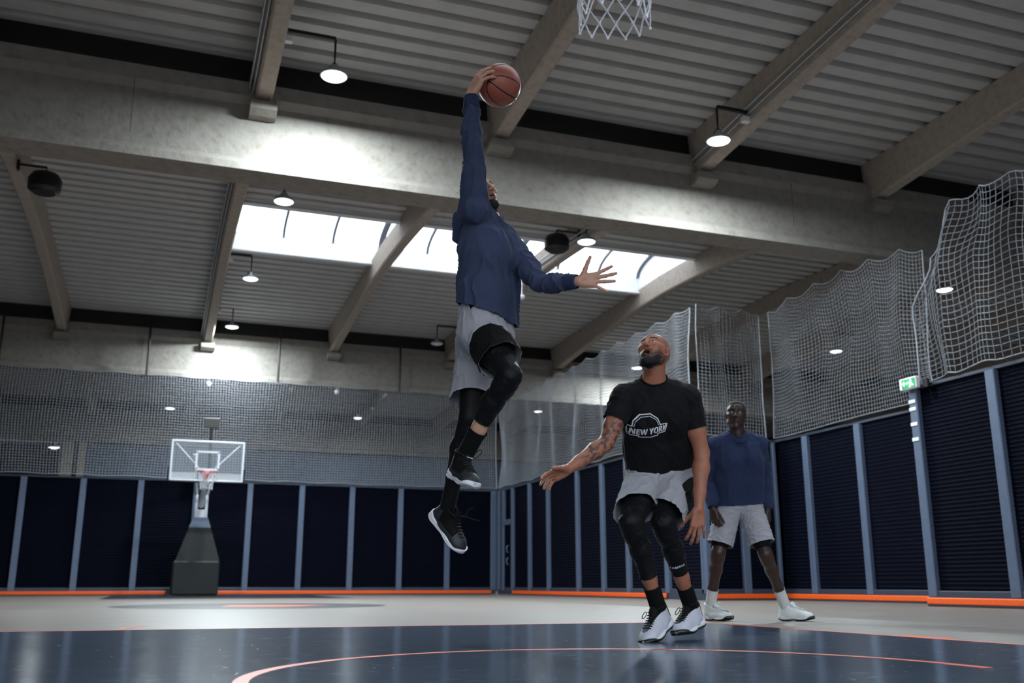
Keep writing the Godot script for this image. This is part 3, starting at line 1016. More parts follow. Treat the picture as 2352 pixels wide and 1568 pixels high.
	for k in loops:
		for dir in [-1.0, 1.0]:
			var cord := PackedVector3Array()
			for q in levels.size():
				for sub in (4 if q + 1 < levels.size() else 1):
					var f: float = q + sub / 4.0
					var lo: Array = levels[q]
					var hi: Array = levels[min(q + 1, levels.size() - 1)]
					var y := lerpf(lo[0], hi[0], sub / 4.0)
					var r := lerpf(lo[1], hi[1], sub / 4.0)
					var a: float = TAU * (k + dir * 0.5 * f) / loops
					var w := 0.006 * sin(k * 2.7 + f * 1.9)
					cord.append(rc + Vector3(cos(a) * (r + w), -0.005 - y * (1.0 + 0.04 * sin(a * 2.0 + 1.0)), sin(a) * (r + w)))
			b.tube(cord, 0.0042, 5)
			for q in range(1, levels.size()):
				if dir > 0:
					var f := float(q)
					var a: float = TAU * (k + 0.5 * f) / loops
					var w := 0.006 * sin(k * 2.7 + f * 1.9)
					var p := rc + Vector3(cos(a) * (levels[q][1] + w), -0.005 - levels[q][0] * (1.0 + 0.04 * sin(a * 2.0 + 1.0)), sin(a) * (levels[q][1] + w))
					b.lathe(PackedVector2Array([Vector2(0, -0.009), Vector2(0.007, -0.004), Vector2(0.007, 0.004), Vector2(0, 0.009)]), p, Vector3.UP, 6, false)
	part("hoop_netting", b, M.hoop_net, t)
	# shot clock on its pole above the board
	b = MB.new()
	b.box(Vector3(0.08, 4.42, z - 0.35), Vector3(0.40, 0.26, 0.10), Basis(), 0.015)
	part("shot_clock", b, M.board_grey, t)
	b = MB.new()
	b.tube(PackedVector3Array([Vector3(0.08, 3.2, z - 0.25), Vector3(0.08, 4.3, z - 0.35)]), 0.035, 6)
	part("clock_pole", b, M.black_plastic, t)
# ------------------------------------------------------------------ a distance field on a grid, meshed as surface nets
class Field:
	var o: Vector3
	var h: float
	var nx: int
	var ny: int
	var nz: int
	var f := PackedFloat32Array()

	func _init(lo: Vector3, hi: Vector3, cell: float) -> void:
		o = lo
		h = cell
		nx = int(ceil((hi.x - lo.x) / cell)) + 2
		ny = int(ceil((hi.y - lo.y) / cell)) + 2
		nz = int(ceil((hi.z - lo.z) / cell)) + 2
		f.resize(nx * ny * nz)
		f.fill(1.0)

	# tapered capsule from a to b; k is the width of the blend; mode 0 joins, 1 cuts away
	func cap(a: Vector3, b: Vector3, ra: float, rb: float, k := 0.02, mode := 0) -> void:
		var pad := maxf(ra, rb) + k + 3.0 * h
		var lo := (a.min(b) - Vector3.ONE * pad - o) / h
		var hi := (a.max(b) + Vector3.ONE * pad - o) / h
		var x0 := maxi(0, int(lo.x)); var y0 := maxi(0, int(lo.y)); var z0 := maxi(0, int(lo.z))
		var x1 := mini(nx - 1, int(hi.x)); var y1 := mini(ny - 1, int(hi.y)); var z1 := mini(nz - 1, int(hi.z))
		var ab := b - a
		var inv := 1.0 / maxf(ab.length_squared(), 1e-9)
		var dr := rb - ra
		for z in range(z0, z1 + 1):
			for y in range(y0, y1 + 1):
				var i := (z * ny + y) * nx + x0
				var p := Vector3(o.x + x0 * h, o.y + y * h, o.z + z * h) - a
				for x in range(x0, x1 + 1):
					var t := clampf(p.dot(ab) * inv, 0.0, 1.0)
					var d := (p - ab * t).length() - ra - dr * t
					var e := f[i]
					if mode == 0:
						var m := k - absf(d - e)
						f[i] = minf(d, e) - (m * m / (4.0 * k) if m > 0.0 else 0.0)
					else:
						d = -d
						var m := k - absf(d - e)
						f[i] = maxf(d, e) + (m * m / (4.0 * k) if m > 0.0 else 0.0)
					i += 1
					p.x += h

	# ellipsoid with the axes of bas and the radii r
	func ell(c: Vector3, bas: Basis, r: Vector3, k := 0.02, mode := 0) -> void:
		var big := maxf(r.x, maxf(r.y, r.z)) + k + 3.0 * h
		var lo := (c - Vector3.ONE * big - o) / h
		var hi := (c + Vector3.ONE * big - o) / h
		var x0 := maxi(0, int(lo.x)); var y0 := maxi(0, int(lo.y)); var z0 := maxi(0, int(lo.z))
		var x1 := mini(nx - 1, int(hi.x)); var y1 := mini(ny - 1, int(hi.y)); var z1 := mini(nz - 1, int(hi.z))
		var ax := bas.x; var ay := bas.y; var az := bas.z
		for z in range(z0, z1 + 1):
			for y in range(y0, y1 + 1):
				var i := (z * ny + y) * nx + x0
				var p := Vector3(o.x + x0 * h, o.y + y * h, o.z + z * h) - c
				for x in range(x0, x1 + 1):
					var q := Vector3(p.dot(ax), p.dot(ay), p.dot(az)) / r
					var k0 := q.length()
					var k1 := (q / r).length()
					var d := k0 * (k0 - 1.0) / k1 if k1 > 1e-6 else -minf(r.x, minf(r.y, r.z))
					var e := f[i]
					if mode == 0:
						var m := k - absf(d - e)
						f[i] = minf(d, e) - (m * m / (4.0 * k) if m > 0.0 else 0.0)
					else:
						d = -d
						var m := k - absf(d - e)
						f[i] = maxf(d, e) + (m * m / (4.0 * k) if m > 0.0 else 0.0)
					i += 1
					p.x += h

	func at(p: Vector3) -> float:
		var q := (p - o) / h
		var x := clampi(int(q.x), 0, nx - 2); var y := clampi(int(q.y), 0, ny - 2); var z := clampi(int(q.z), 0, nz - 2)
		var u := clampf(q.x - x, 0, 1); var v := clampf(q.y - y, 0, 1); var w := clampf(q.z - z, 0, 1)
		var i := (z * ny + y) * nx + x
		var s := nx * ny
		return lerpf(lerpf(lerpf(f[i], f[i + 1], u), lerpf(f[i + nx], f[i + nx + 1], u), v), lerpf(lerpf(f[i + s], f[i + s + 1], u), lerpf(f[i + s + nx], f[i + s + nx + 1], u), v), w)

	# surface nets into raw arrays; cuts: list of [point, outward normal], beyond which nothing is kept
	func nets(cuts: Array = []) -> Pelt:
		var out := Pelt.new()
		var idx := PackedInt32Array()
		idx.resize(nx * ny * nz)
		idx.fill(-1)
		var s := nx * ny
		var band := 2.6 * h
		var verts := out.v
		for z in nz - 1:
			for y in ny - 1:
				var i := (z * ny + y) * nx
				for x in nx - 1:
					var f0 := f[i]
					if f0 < band and f0 > -band:
						var f1 := f[i + 1]; var f2 := f[i + nx]; var f3 := f[i + nx + 1]
						var f4 := f[i + s]; var f5 := f[i + s + 1]; var f6 := f[i + s + nx]; var f7 := f[i + s + nx + 1]
						var lo := minf(minf(minf(f0, f1), minf(f2, f3)), minf(minf(f4, f5), minf(f6, f7)))
						var hi := maxf(maxf(maxf(f0, f1), maxf(f2, f3)), maxf(maxf(f4, f5), maxf(f6, f7)))
						if lo < 0.0 and hi >= 0.0:
							var p := Vector3.ZERO
							var c := 0
							if (f0 < 0.0) != (f1 < 0.0): p += Vector3(f0 / (f0 - f1), 0, 0); c += 1
							if (f2 < 0.0) != (f3 < 0.0): p += Vector3(f2 / (f2 - f3), 1, 0); c += 1
							if (f4 < 0.0) != (f5 < 0.0): p += Vector3(f4 / (f4 - f5), 0, 1); c += 1
							if (f6 < 0.0) != (f7 < 0.0): p += Vector3(f6 / (f6 - f7), 1, 1); c += 1
							if (f0 < 0.0) != (f2 < 0.0): p += Vector3(0, f0 / (f0 - f2), 0); c += 1
							if (f1 < 0.0) != (f3 < 0.0): p += Vector3(1, f1 / (f1 - f3), 0); c += 1
							if (f4 < 0.0) != (f6 < 0.0): p += Vector3(0, f4 / (f4 - f6), 1); c += 1
							if (f5 < 0.0) != (f7 < 0.0): p += Vector3(1, f5 / (f5 - f7), 1); c += 1
							if (f0 < 0.0) != (f4 < 0.0): p += Vector3(0, 0, f0 / (f0 - f4)); c += 1
							if (f1 < 0.0) != (f5 < 0.0): p += Vector3(1, 0, f1 / (f1 - f5)); c += 1
							if (f2 < 0.0) != (f6 < 0.0): p += Vector3(0, 1, f2 / (f2 - f6)); c += 1
							if (f3 < 0.0) != (f7 < 0.0): p += Vector3(1, 1, f3 / (f3 - f7)); c += 1
							idx[i] = verts.size()
							verts.append(o + (Vector3(x, y, z) + p / c) * h)
					i += 1
		var ids := out.i
		for z in range(1, nz - 1):
			for y in range(1, ny - 1):
				var i := (z * ny + y) * nx + 1
				for x in range(1, nx - 1):
					var a := idx[i]
					if a >= 0:
						var inside := f[i] < 0.0
						if inside != (f[i + 1] < 0.0):
							var b := idx[i - nx]; var c := idx[i - nx - s]; var d := idx[i - s]
							if b >= 0 and c >= 0 and d >= 0:
								if not inside: ids.append_array([a, b, c, a, c, d])
								else: ids.append_array([a, c, b, a, d, c])
						if inside != (f[i + nx] < 0.0):
							var b := idx[i - s]; var c := idx[i - s - 1]; var d := idx[i - 1]
							if b >= 0 and c >= 0 and d >= 0:
								if not inside: ids.append_array([a, b, c, a, c, d])
								else: ids.append_array([a, c, b, a, d, c])
						if inside != (f[i + s] < 0.0):
							var b := idx[i - 1]; var c := idx[i - 1 - nx]; var d := idx[i - nx]
							if b >= 0 and c >= 0 and d >= 0:
								if not inside: ids.append_array([a, b, c, a, c, d])
								else: ids.append_array([a, c, b, a, d, c])
					i += 1
		out.v = verts
		out.i = ids
		for c in cuts:
			out.cut(c[0], c[1], c[2] if c.size() > 2 else 1e9)
		out.normals()
		return out

# raw skin: vertices, normals, indices
class Pelt:
	var v := PackedVector3Array()
	var n := PackedVector3Array()
	var i := PackedInt32Array()
	var c := PackedColorArray()

	# drop all beyond the plane and draw the torn edge onto it
	func cut(p: Vector3, nn: Vector3, limit := 1e9) -> void:
		nn = nn.normalized()
		var d := PackedFloat32Array()
		d.resize(v.size())
		for k in v.size():
			var q := v[k] - p
			var e := q.dot(nn)
			d[k] = e if q.length() < limit else -1.0
		# triangles that cross the plane are split along it
		var keep := PackedInt32Array()
		var split := {}
		for k in range(0, i.size(), 3):
			var t := [i[k], i[k + 1], i[k + 2]]
			var over := int(d[t[0]] > 0) + int(d[t[1]] > 0) + int(d[t[2]] > 0)
			if over == 3: continue
			if over == 0:
				keep.append_array([t[0], t[1], t[2]])
				continue
			var poly := PackedInt32Array()
			for q in 3:
				var a: int = t[q]
				var b: int = t[(q + 1) % 3]
				if d[a] <= 0: poly.append(a)
				if (d[a] > 0) != (d[b] > 0):
					var key := mini(a, b) * 4194304 + maxi(a, b)
					if not split.has(key):
						split[key] = v.size()
						v.append(v[a].lerp(v[b], d[a] / (d[a] - d[b])))
						d.append(0.0)
					poly.append(split[key])
			for q in range(1, poly.size() - 1): keep.append_array([poly[0], poly[q], poly[q + 1]])
		i = keep

	func normals() -> void:
		n = PackedVector3Array()
		n.resize(v.size())
		for k in range(0, i.size(), 3):
			var a := i[k]; var b := i[k + 1]; var d := i[k + 2]
			var nn := (v[d] - v[a]).cross(v[b] - v[a])
			n[a] += nn; n[b] += nn; n[d] += nn
		for k in n.size():
			n[k] = n[k].normalized()

	# push every vertex along its normal by fn(point, normal)
	func displace(fn: Callable) -> void:
		for k in v.size():
			var e: float = fn.call(v[k], n[k])
			v[k] += n[k] * e
		normals()

	func paint(fn: Callable) -> void:
		c.resize(v.size())
		for k in v.size():
			c[k] = fn.call(v[k], n[k])

	# the patch where mask(p, n) > 0, lifted by lift * mask and sunk just below the skin at its rim
	func patch(mask: Callable, lift: float, rough := 0.0, seed_ := 1) -> Pelt:
		var out := Pelt.new()
		var m := PackedFloat32Array()
		m.resize(v.size())
		for k in v.size(): m[k] = mask.call(v[k], n[k])
		var to := PackedInt32Array()
		to.resize(v.size())
		to.fill(-1)
		var fn := FastNoiseLite.new()
		fn.seed = seed_
		fn.frequency = 160.0
		for k in range(0, i.size(), 3):
			if m[i[k]] <= 0.0 and m[i[k + 1]] <= 0.0 and m[i[k + 2]] <= 0.0: continue
			for q in 3:
				var a := i[k + q]
				if to[a] < 0:
					to[a] = out.v.size()
					var up := lift * clampf(m[a], 0.0, 1.0) - 0.0008 if m[a] > 0.0 else -0.003
					if rough > 0.0 and m[a] > 0.0: up += rough * fn.get_noise_3dv(v[a]) * m[a]
					out.v.append(v[a] + n[a] * up)
				out.i.append(to[a])
		out.normals()
		return out

	func add(o: Pelt) -> void:
		var k0 := v.size()
		v.append_array(o.v)
		n.append_array(o.n)
		for k in o.i: i.append(k + k0)

	func add_to(mb: MB) -> void:
		var k0 := mb.v.size()
		mb.v.append_array(v)
		mb.n.append_array(n)
		if c.size() == v.size():
			mb.c.append_array(c)
		else:
			for k in v.size(): mb.c.append(mb.col)
		for k in i: mb.i.append(k + k0)

	func mb() -> MB:
		var b := MB.new()
		add_to(b)
		return b

# ------------------------------------------------------------------ people
# a head in its own frame: x to the left ear, y up, z out of the face; X maps it into the person's frame
func head_field(X: Transform3D, F: Field, mouth: float, neck: Vector3) -> void:
	var B := X.basis
	var P := func(x: float, y: float, z: float) -> Vector3: return X * Vector3(x, y, z)
	F.ell(P.call(0, 0.036, -0.016), B, Vector3(0.080, 0.083, 0.098), 0.02)
	F.ell(P.call(0, 0.030, 0.030), B, Vector3(0.069, 0.062, 0.060), 0.02)
	F.ell(P.call(0, -0.035, 0.030), B, Vector3(0.061, 0.066, 0.060), 0.03)
	# jaw and chin
	for s in [-1.0, 1.0]:
		F.cap(P.call(0.056 * s, -0.035, -0.002), P.call(0.050 * s, -0.070, 0.012), 0.017, 0.015, 0.02)
		F.cap(P.call(0.050 * s, -0.070, 0.012), P.call(0.016 * s, -0.102 - mouth * 0.5, 0.066), 0.016, 0.015, 0.022)
		F.cap(P.call(0.044 * s, -0.010, 0.066), P.call(0.062 * s, -0.002, 0.020), 0.017, 0.014, 0.022)
		F.cap(P.call(0.010 * s, 0.034, 0.083), P.call(0.050 * s, 0.034, 0.063), 0.0095, 0.009, 0.016)
	F.cap(P.call(0, -0.104 - mouth * 0.5, 0.074), P.call(0, -0.098 - mouth * 0.5, 0.074), 0.016, 0.015, 0.02)
	F.ell(P.call(0, -0.060, 0.068), B, Vector3(0.030, 0.026, 0.022), 0.02)
	# eye sockets
	for s in [-1.0, 1.0]:
		F.ell(P.call(0.0325 * s, 0.012, 0.098), B, Vector3(0.0185, 0.0125, 0.018), 0.012, 1)
	for s in [-1.0, 1.0]:
		F.ell(P.call(0.0325 * s, 0.011, 0.0735), B, Vector3.ONE * 0.0148, 0.006)
		F.ell(P.call(0.0325 * s, 0.0105, 0.090), B, Vector3(0.0128, 0.0056, 0.011), 0.002, 1)
	# nose
	F.cap(P.call(0, 0.024, 0.088), P.call(0, -0.020, 0.110), 0.0085, 0.0115, 0.012)
	F.ell(P.call(0, -0.024, 0.110), B, Vector3(0.0125, 0.0105, 0.0125), 0.008)
	for s in [-1.0, 1.0]:
		F.ell(P.call(0.0135 * s, -0.029, 0.101), B, Vector3(0.0098, 0.0085, 0.012), 0.007)
		F.ell(P.call(0.0078 * s, -0.0385, 0.106), B, Vector3(0.0045, 0.006, 0.0065), 0.003, 1)
	# lips
	var up := -0.052
	var low := -0.066 - mouth
	for s in [-1.0, 1.0]:
		F.cap(P.call(0, up, 0.0955), P.call(0.0245 * s, -0.059 - mouth * 0.4, 0.082), 0.0062, 0.004, 0.006)
		F.cap(P.call(0, low, 0.0945 - mouth * 0.2), P.call(0.0245 * s, -0.059 - mouth * 0.4, 0.082), 0.0072, 0.004, 0.006)
	if mouth > 0.0:
		F.ell(P.call(0, (up + low) / 2.0, 0.092), B, Vector3(0.020, (up - low) / 2.0 - 0.002, 0.026), 0.004, 1)
	else:
		F.cap(P.call(-0.021, -0.0590, 0.098), P.call(0.021, -0.0590, 0.098), 0.0022, 0.0022, 0.003, 1)
	# ears
	for s in [-1.0, 1.0]:
		var eb := B * Basis(Vector3.UP, 0.35 * s)
		F.ell(P.call(0.079 * s, 0.002, -0.014), eb, Vector3(0.008, 0.030, 0.019), 0.006)
		F.ell(P.call(0.086 * s, 0.005, -0.009), eb, Vector3(0.007, 0.019, 0.011), 0.004, 1)
		F.ell(P.call(0.077 * s, -0.025, -0.006), B, Vector3(0.007, 0.010, 0.009), 0.006)
	# neck
	F.cap(P.call(0, -0.04, -0.028), neck, 0.056, 0.064, 0.025)
	for s in [-1.0, 1.0]:
		F.cap(P.call(0.056 * s, -0.045, -0.02), neck + X.basis.z * 0.045 + X.basis.x * 0.014 * s, 0.014, 0.013, 0.03)
	F.cap(P.call(0, -0.10, 0.012), neck + X.basis.z * 0.05 + Vector3(0, 0.01, 0), 0.018, 0.018, 0.035)

# a hand: f along the fingers, n out of the palm, s to the thumb; curl, spread in radians for index, middle, ring, little
func hand_bones(w: Vector3, f: Vector3, n: Vector3, s: Vector3, curl: Array, spread: Array, thumb: Vector3, bend: float, size := 1.0) -> Array:
	var out := []
	var along := [0.092, 0.097, 0.090, 0.080]
	var side := [0.030, 0.010, -0.011, -0.030]
	var seg := [[0.045, 0.027, 0.022], [0.050, 0.031, 0.023], [0.046, 0.029, 0.023], [0.036, 0.021, 0.020]]
	var rad := [0.0098, 0.0100, 0.0094, 0.0084]
	for k in 4:
		var base: Vector3 = w + (f * 0.012 + s * (side[k] * 0.62)) * size
		var kn: Vector3 = w + (f * along[k] + s * side[k] - n * 0.002) * size
		out.append([base, kn, 0.0155 * size, 0.0125 * size, 0.012])
		var d := (f * cos(spread[k]) + s * sin(spread[k])).normalized()
		var p := kn
		var total := 0.0
		var bends: Array = curl[k]
		for q in 3:
			total += bends[q]
			var e := (d * cos(total) + n * sin(total)).normalized()
			var nxt: Vector3 = p + e * (seg[k][q] * size)
			var r0: float = rad[k] * (1.06 - 0.10 * q) * size
			out.append([p, nxt, r0, r0 * 0.92, 0.005])
			p = nxt
	# pads of the palm, then the thumb from the side of the palm
	out.append([w + (f * 0.03 - s * 0.020 + n * 0.004) * size, w + (f * 0.070 - s * 0.024 + n * 0.003) * size, 0.015 * size, 0.014 * size, 0.012])
	var t0: Vector3 = w + (f * 0.022 + s * 0.020 + n * 0.006) * size
	var td := thumb.normalized()
	var t1 := t0 + td * 0.048 * size
	out.append([t0, t1, 0.0175 * size, 0.0125 * size, 0.014])
	var td2 := (td + f * bend).normalized()
	var t2 := t1 + td2 * 0.036 * size
	out.append([t1, t2, 0.0118 * size, 0.0105 * size, 0.006])
	out.append([t2, t2 + (td2 + f * bend).normalized() * 0.029 * size, 0.0108 * size, 0.0085 * size, 0.005])
	return out

func add_hand(mb: MB, bones: Array, wrist: Vector3, elbow: Vector3, paint_fn: Callable) -> void:
	var lo := wrist
	var hi := wrist
	for b in bones:
		lo = lo.min(b[0]).min(b[1])
		hi = hi.max(b[0]).max(b[1])
	var back := wrist + (elbow - wrist).normalized() * 0.05
	lo = lo.min(back) - Vector3.ONE * 0.035
	hi = hi.max(back) + Vector3.ONE * 0.035
	var F := Field.new(lo, hi, 0.003)
	F.cap(elbow, wrist, 0.042, 0.0265, 0.02)
	for b in bones: F.cap(b[0], b[1], b[2], b[3], b[4])
	var sk := F.nets([[back, elbow - wrist]])
	sk.paint(paint_fn)
	sk.add_to(mb)

# arms, legs and trunk under the clothes; every bone [a, b, ra, rb, k]
func limb_bones(J: Dictionary, bulk := 1.0) -> Dictionary:
	var out := {}
	for s in ["r", "l"]:
		var sh: Vector3 = J["sh_" + s]; var el: Vector3 = J["el_" + s]; var wr: Vector3 = J["wr_" + s]
		out["arm_" + s] = [
			[J.neck - J.up * 0.02, sh, 0.048, 0.056, 0.04],
			[sh, sh.lerp(el, 0.35), 0.064 * bulk, 0.056 * bulk, 0.03],
			[sh.lerp(el, 0.3), sh.lerp(el, 0.6), 0.056 * bulk, 0.052 * bulk, 0.02],
			[sh.lerp(el, 0.6), el, 0.051 * bulk, 0.041 * bulk, 0.02],
			[el, el.lerp(wr, 0.28), 0.041 * bulk, 0.046 * bulk, 0.02],
			[el.lerp(wr, 0.28), el.lerp(wr, 0.7), 0.046 * bulk, 0.033 * bulk, 0.02],
			[el.lerp(wr, 0.7), wr, 0.033 * bulk, 0.0265, 0.02]]
		var hp: Vector3 = J["hip_" + s]; var kn: Vector3 = J["kn_" + s]; var an: Vector3 = J["an_" + s]
		var bk: Vector3 = J["calf_" + s]
		out["leg_" + s] = [
			[hp, hp.lerp(kn, 0.5), 0.092, 0.078, 0.04],
			[hp.lerp(kn, 0.5), kn, 0.077, 0.056, 0.03],
			[kn, kn.lerp(an, 0.12), 0.057, 0.053, 0.02],
			[kn.lerp(an, 0.10), kn.lerp(an, 0.32) + bk * 0.018, 0.050, 0.050, 0.03],
			[kn.lerp(an, 0.32) + bk * 0.018, kn.lerp(an, 0.62) + bk * 0.008, 0.050, 0.040, 0.03],
			[kn.lerp(an, 0.62) + bk * 0.006, an, 0.040, 0.036, 0.02]]
	return out

func trunk_bones(J: Dictionary, extra := 0.0, low := 0.0) -> Array:
	var out := []
	for s in [-1.0, 1.0]:
		out.append([J.pelvis - J.up * low + J.right * (0.085 * s), J.pelvis.lerp(J.chest, 0.5) + J.right * (0.078 * s), 0.105 + extra, 0.098 + extra, 0.07])
		out.append([J.pelvis.lerp(J.chest, 0.5) + J.right * (0.078 * s), J.chest.lerp(J.neck, 0.1) + J.right * (0.085 * s), 0.098 + extra, 0.105 + extra, 0.07])
		out.append([J.chest + J.right * (0.08 * s) + J.front * 0.045, J.chest.lerp(J.neck, 0.35) + J.right * (0.07 * s) + J.front * 0.035, 0.075 + extra, 0.07 + extra, 0.05])
		out.append([J.chest.lerp(J.neck, 0.2) + J.right * (0.08 * s) - J.front * 0.03, J.chest.lerp(J.neck, 0.55) + J.right * (0.085 * s) - J.front * 0.02, 0.08 + extra, 0.07 + extra, 0.05])
		out.append([J.neck - J.front * 0.015 - J.up * 0.008, J["sh_r" if s > 0 else "sh_l"], 0.046 + extra * 0.9, 0.050 + extra * 0.6, 0.05])
	return out

func field_of(bones: Array, grow: float, cell: float, pad := 0.03) -> Field:
	var lo := Vector3.ONE * 1e6
	var hi := -lo
	for b in bones:
		var r := Vector3.ONE * (maxf(b[2], b[3]) + grow + pad)
		lo = lo.min(b[0].min(b[1]) - r)
		hi = hi.max(b[0].max(b[1]) + r)
	var F := Field.new(lo, hi, cell)
	for b in bones: F.cap(b[0], b[1], b[2] + grow, b[3] + grow, b[4])
	return F

# soft folds: ridged noise, stretched along dir
func folds(seed_: int, dir: Vector3, across: float, along: float, amount: float) -> Callable:
	var fn := FastNoiseLite.new()
	fn.seed = seed_
	fn.frequency = 1.0
	fn.fractal_octaves = 2
	var d := dir.normalized()
	return func(p: Vector3, _n: Vector3) -> float:
		var t := p.dot(d)
		var q := (p - d * t) * across + d * (t * along)
		var r := fn.get_noise_3dv(q)
		var ridge := 1.5 * exp(-absf(r) * 6.5) - 0.5
		return amount * (ridge * 0.8 + 0.4 * fn.get_noise_3dv(q * 0.45 + Vector3(7, 3, 1)))

func frame_of(J: Dictionary) -> void:
	J.up = (J.neck - J.pelvis).normalized()
	var r: Vector3 = (J.sh_r - J.sh_l) + (J.hip_r - J.hip_l)
	J.right = (r - J.up * r.dot(J.up)).normalized()
	J.front = J.up.cross(J.right).normalized()
	for k in ["r", "l"]:
		var kn: Vector3 = J["kn_" + k]
		var sh: Vector3 = (J["an_" + k] - kn).normalized()
		var fwd: Vector3 = (kn - J["hip_" + k]).normalized() - sh + J.front * 0.25
		fwd = (fwd - sh * fwd.dot(sh)).normalized()
		J["calf_" + k] = -fwd

func moved(J: Dictionary, base: Vector3) -> Dictionary:
	var out := {}
	for k in J: out[k] = J[k] - base
	return out

# ------------------------------------------------------------------ shoes
# own frame: z from heel to toe, y up, x to the outer side
func shoe(parent: Node3D, X: Transform3D, upper: Material, sole: Material, outsole: Material, lace: Material, tongue: Material, high: float, loose: Array, logo := false, wrap := 0) -> void:
	var L := 0.305
	var root := Node3D.new()
	root.name = "shoe"
	root.transform = X
	parent.add_child(root, true)
	var half := func(t: float) -> float:
		return 0.034 + 0.017 * smoothstep(0.25, 0.72, t) - 0.003 * smoothstep(0.05, 0.35, t) * (1.0 - smoothstep(0.35, 0.6, t))
	var shift := func(t: float) -> float: return -0.008 * smoothstep(0.5, 1.0, t)
	# sole: rings along the foot
	var ring := func(t: float, grow: float, y0: float, y1: float, flare: float) -> PackedVector3Array:
		var out := PackedVector3Array()
		var edge := sqrt(maxf(0.0, 1.0 - pow(maxf(0.0, (0.13 - t) / 0.13), 2.4))) * sqrt(maxf(0.0, 1.0 - pow(maxf(0.0, (t - 0.80) / 0.20), 2.4)))
		var w: float = maxf(0.007, half.call(t) * edge + grow * edge)
		var m := 0.006
		for q in [[-1.0 + 0.12, y0], [-1.0, y0 + m], [-1.0 - flare * 0.5, lerpf(y0, y1, 0.55)], [-1.0 + flare, y1 - 0.002], [-1.0 + flare + 0.1, y1], [1.0 - flare - 0.1, y1], [1.0 - flare, y1 - 0.002], [1.0 + flare * 0.5, lerpf(y0, y1, 0.55)], [1.0, y0 + m], [1.0 - 0.12, y0]]:
			out.append(Vector3(q[0] * w + shift.call(t), q[1], t * L))
		return out
	var bottom := func(t: float) -> float: return 0.020 * pow(smoothstep(0.62, 1.0, t), 1.6) + 0.010 * pow(smoothstep(0.2, 0.0, t), 2.0) + 0.004 * smoothstep(0.3, 0.45, t) * (1.0 - smoothstep(0.45, 0.6, t))
	var topy := func(t: float) -> float: return 0.034 + 0.016 * smoothstep(0.25, 0.02, t) - 0.006 * smoothstep(0.3, 0.5, t) + 0.013 * smoothstep(0.86, 1.0, t)
	var rows := []
	var rows2 := []
	for k in 33:
		var t := 0.5 - 0.5 * cos(PI * k / 32.0)
		rows.append(ring.call(t, 0.006, bottom.call(t) + 0.007, topy.call(t), 0.05))
		rows2.append(ring.call(t, 0.007, bottom.call(t), bottom.call(t) + 0.012 + 0.014 * smoothstep(0.72, 0.95, t), 0.0))
	var b := MB.new()
	for q in [[rows, sole, "midsole"], [rows2, outsole, "outsole"]]:
		b = MB.new()
		b.sheet(q[0], true)
		for e in [0, 32]:
			var r: PackedVector3Array = q[0][e]
			for k in range(1, r.size() - 1): b.tri_n(r[0], r[k], r[k + 1], Vector3(0, 0, -1 if e == 0 else 1))
		part(q[2], b, q[1], root)
	# upper
	var lo := Vector3(-0.075, 0.01, -0.02)
	var hi := Vector3(0.075, 0.19 + high, 0.33)
	var F := Field.new(lo, hi, 0.0045)
	F.cap(Vector3(0, 0.045, 0.045), Vector3(0, 0.045, 0.12), 0.034, 0.038, 0.02)
	F.cap(Vector3(-0.003, 0.040, 0.12), Vector3(-0.006, 0.037, 0.235), 0.042, 0.046, 0.03)
	F.ell(Vector3(-0.008, 0.032, 0.240), Basis(), Vector3(0.048, 0.034, 0.060), 0.03)
	F.cap(Vector3(0, 0.055, 0.042), Vector3(0, 0.10, 0.046), 0.034, 0.034, 0.02)
	F.cap(Vector3(0, 0.08, 0.072), Vector3(0, 0.125 + high, 0.074), 0.042, 0.049, 0.025)
	F.cap(Vector3(-0.002, 0.105, 0.095), Vector3(-0.005, 0.058, 0.195), 0.034, 0.032, 0.03)
	var sk := F.nets([[Vector3(0, 0.122 + high, 0.074), Vector3(0, 1, 0.25)], [Vector3(0, 0.026, 0), Vector3(0, -1, 0)]])
	var up_part := part("upper", sk.mb(), upper, root)
	# darker cloth over the instep (1) or up the heel (2)
	if wrap > 0:
		var mask := func(p: Vector3, _n: Vector3) -> float:
			if wrap == 1: return clampf(minf(minf((p.z - 0.052 - 0.25 * (0.12 - p.y)) / 0.01, (0.205 - p.z) / 0.01), (p.y - 0.050) / 0.01), -1.0, 1.0)
			return clampf(minf((0.052 + 0.35 * (p.y - 0.09) - p.z) / 0.01, (p.y - 0.055) / 0.01), -1.0, 1.0)
		part("upper_panel", sk.patch(mask, 0.0022).mb(), tongue, up_part)
	# padded collar and tongue
	b = MB.new()
	var col := PackedVector3Array()
	for k in 20:
		var a := TAU * k / 20.0
		col.append(Vector3(cos(a) * 0.047, 0.122 + high - 0.010 * sin(a) + 0.008 * maxf(0.0, -sin(a)), 0.074 + sin(a) * 0.048))
	b.tube(col, 0.0065, 6, true)
	part("collar", b, tongue, root)
	b = MB.new()
	rows = []
	for k in 7:
		var t := k / 6.0
		var mid := Vector3(-0.004, lerpf(0.092, 0.158 + high, t), lerpf(0.182, 0.120, t) + 0.006 * t)
		var row := PackedVector3Array()
		var w := lerpf(0.020, 0.031, t) * (1.0 - 0.45 * pow(t, 6.0))
		for q in 7:
			var u := q / 3.0 - 1.0
			row.append(mid + Vector3(u * w, -0.012 * u * u, -0.014 * u * u))
		rows.append(row)
	b.sheet(rows, false)
	var rows3 := []
	for r in rows:
		var row := PackedVector3Array()
		for p in r: row.append(p + Vector3(0, -0.005, -0.007))
		rows3.append(row)
	b.sheet(rows3, false, true)
	var tg := part("tongue", b, tongue, root)
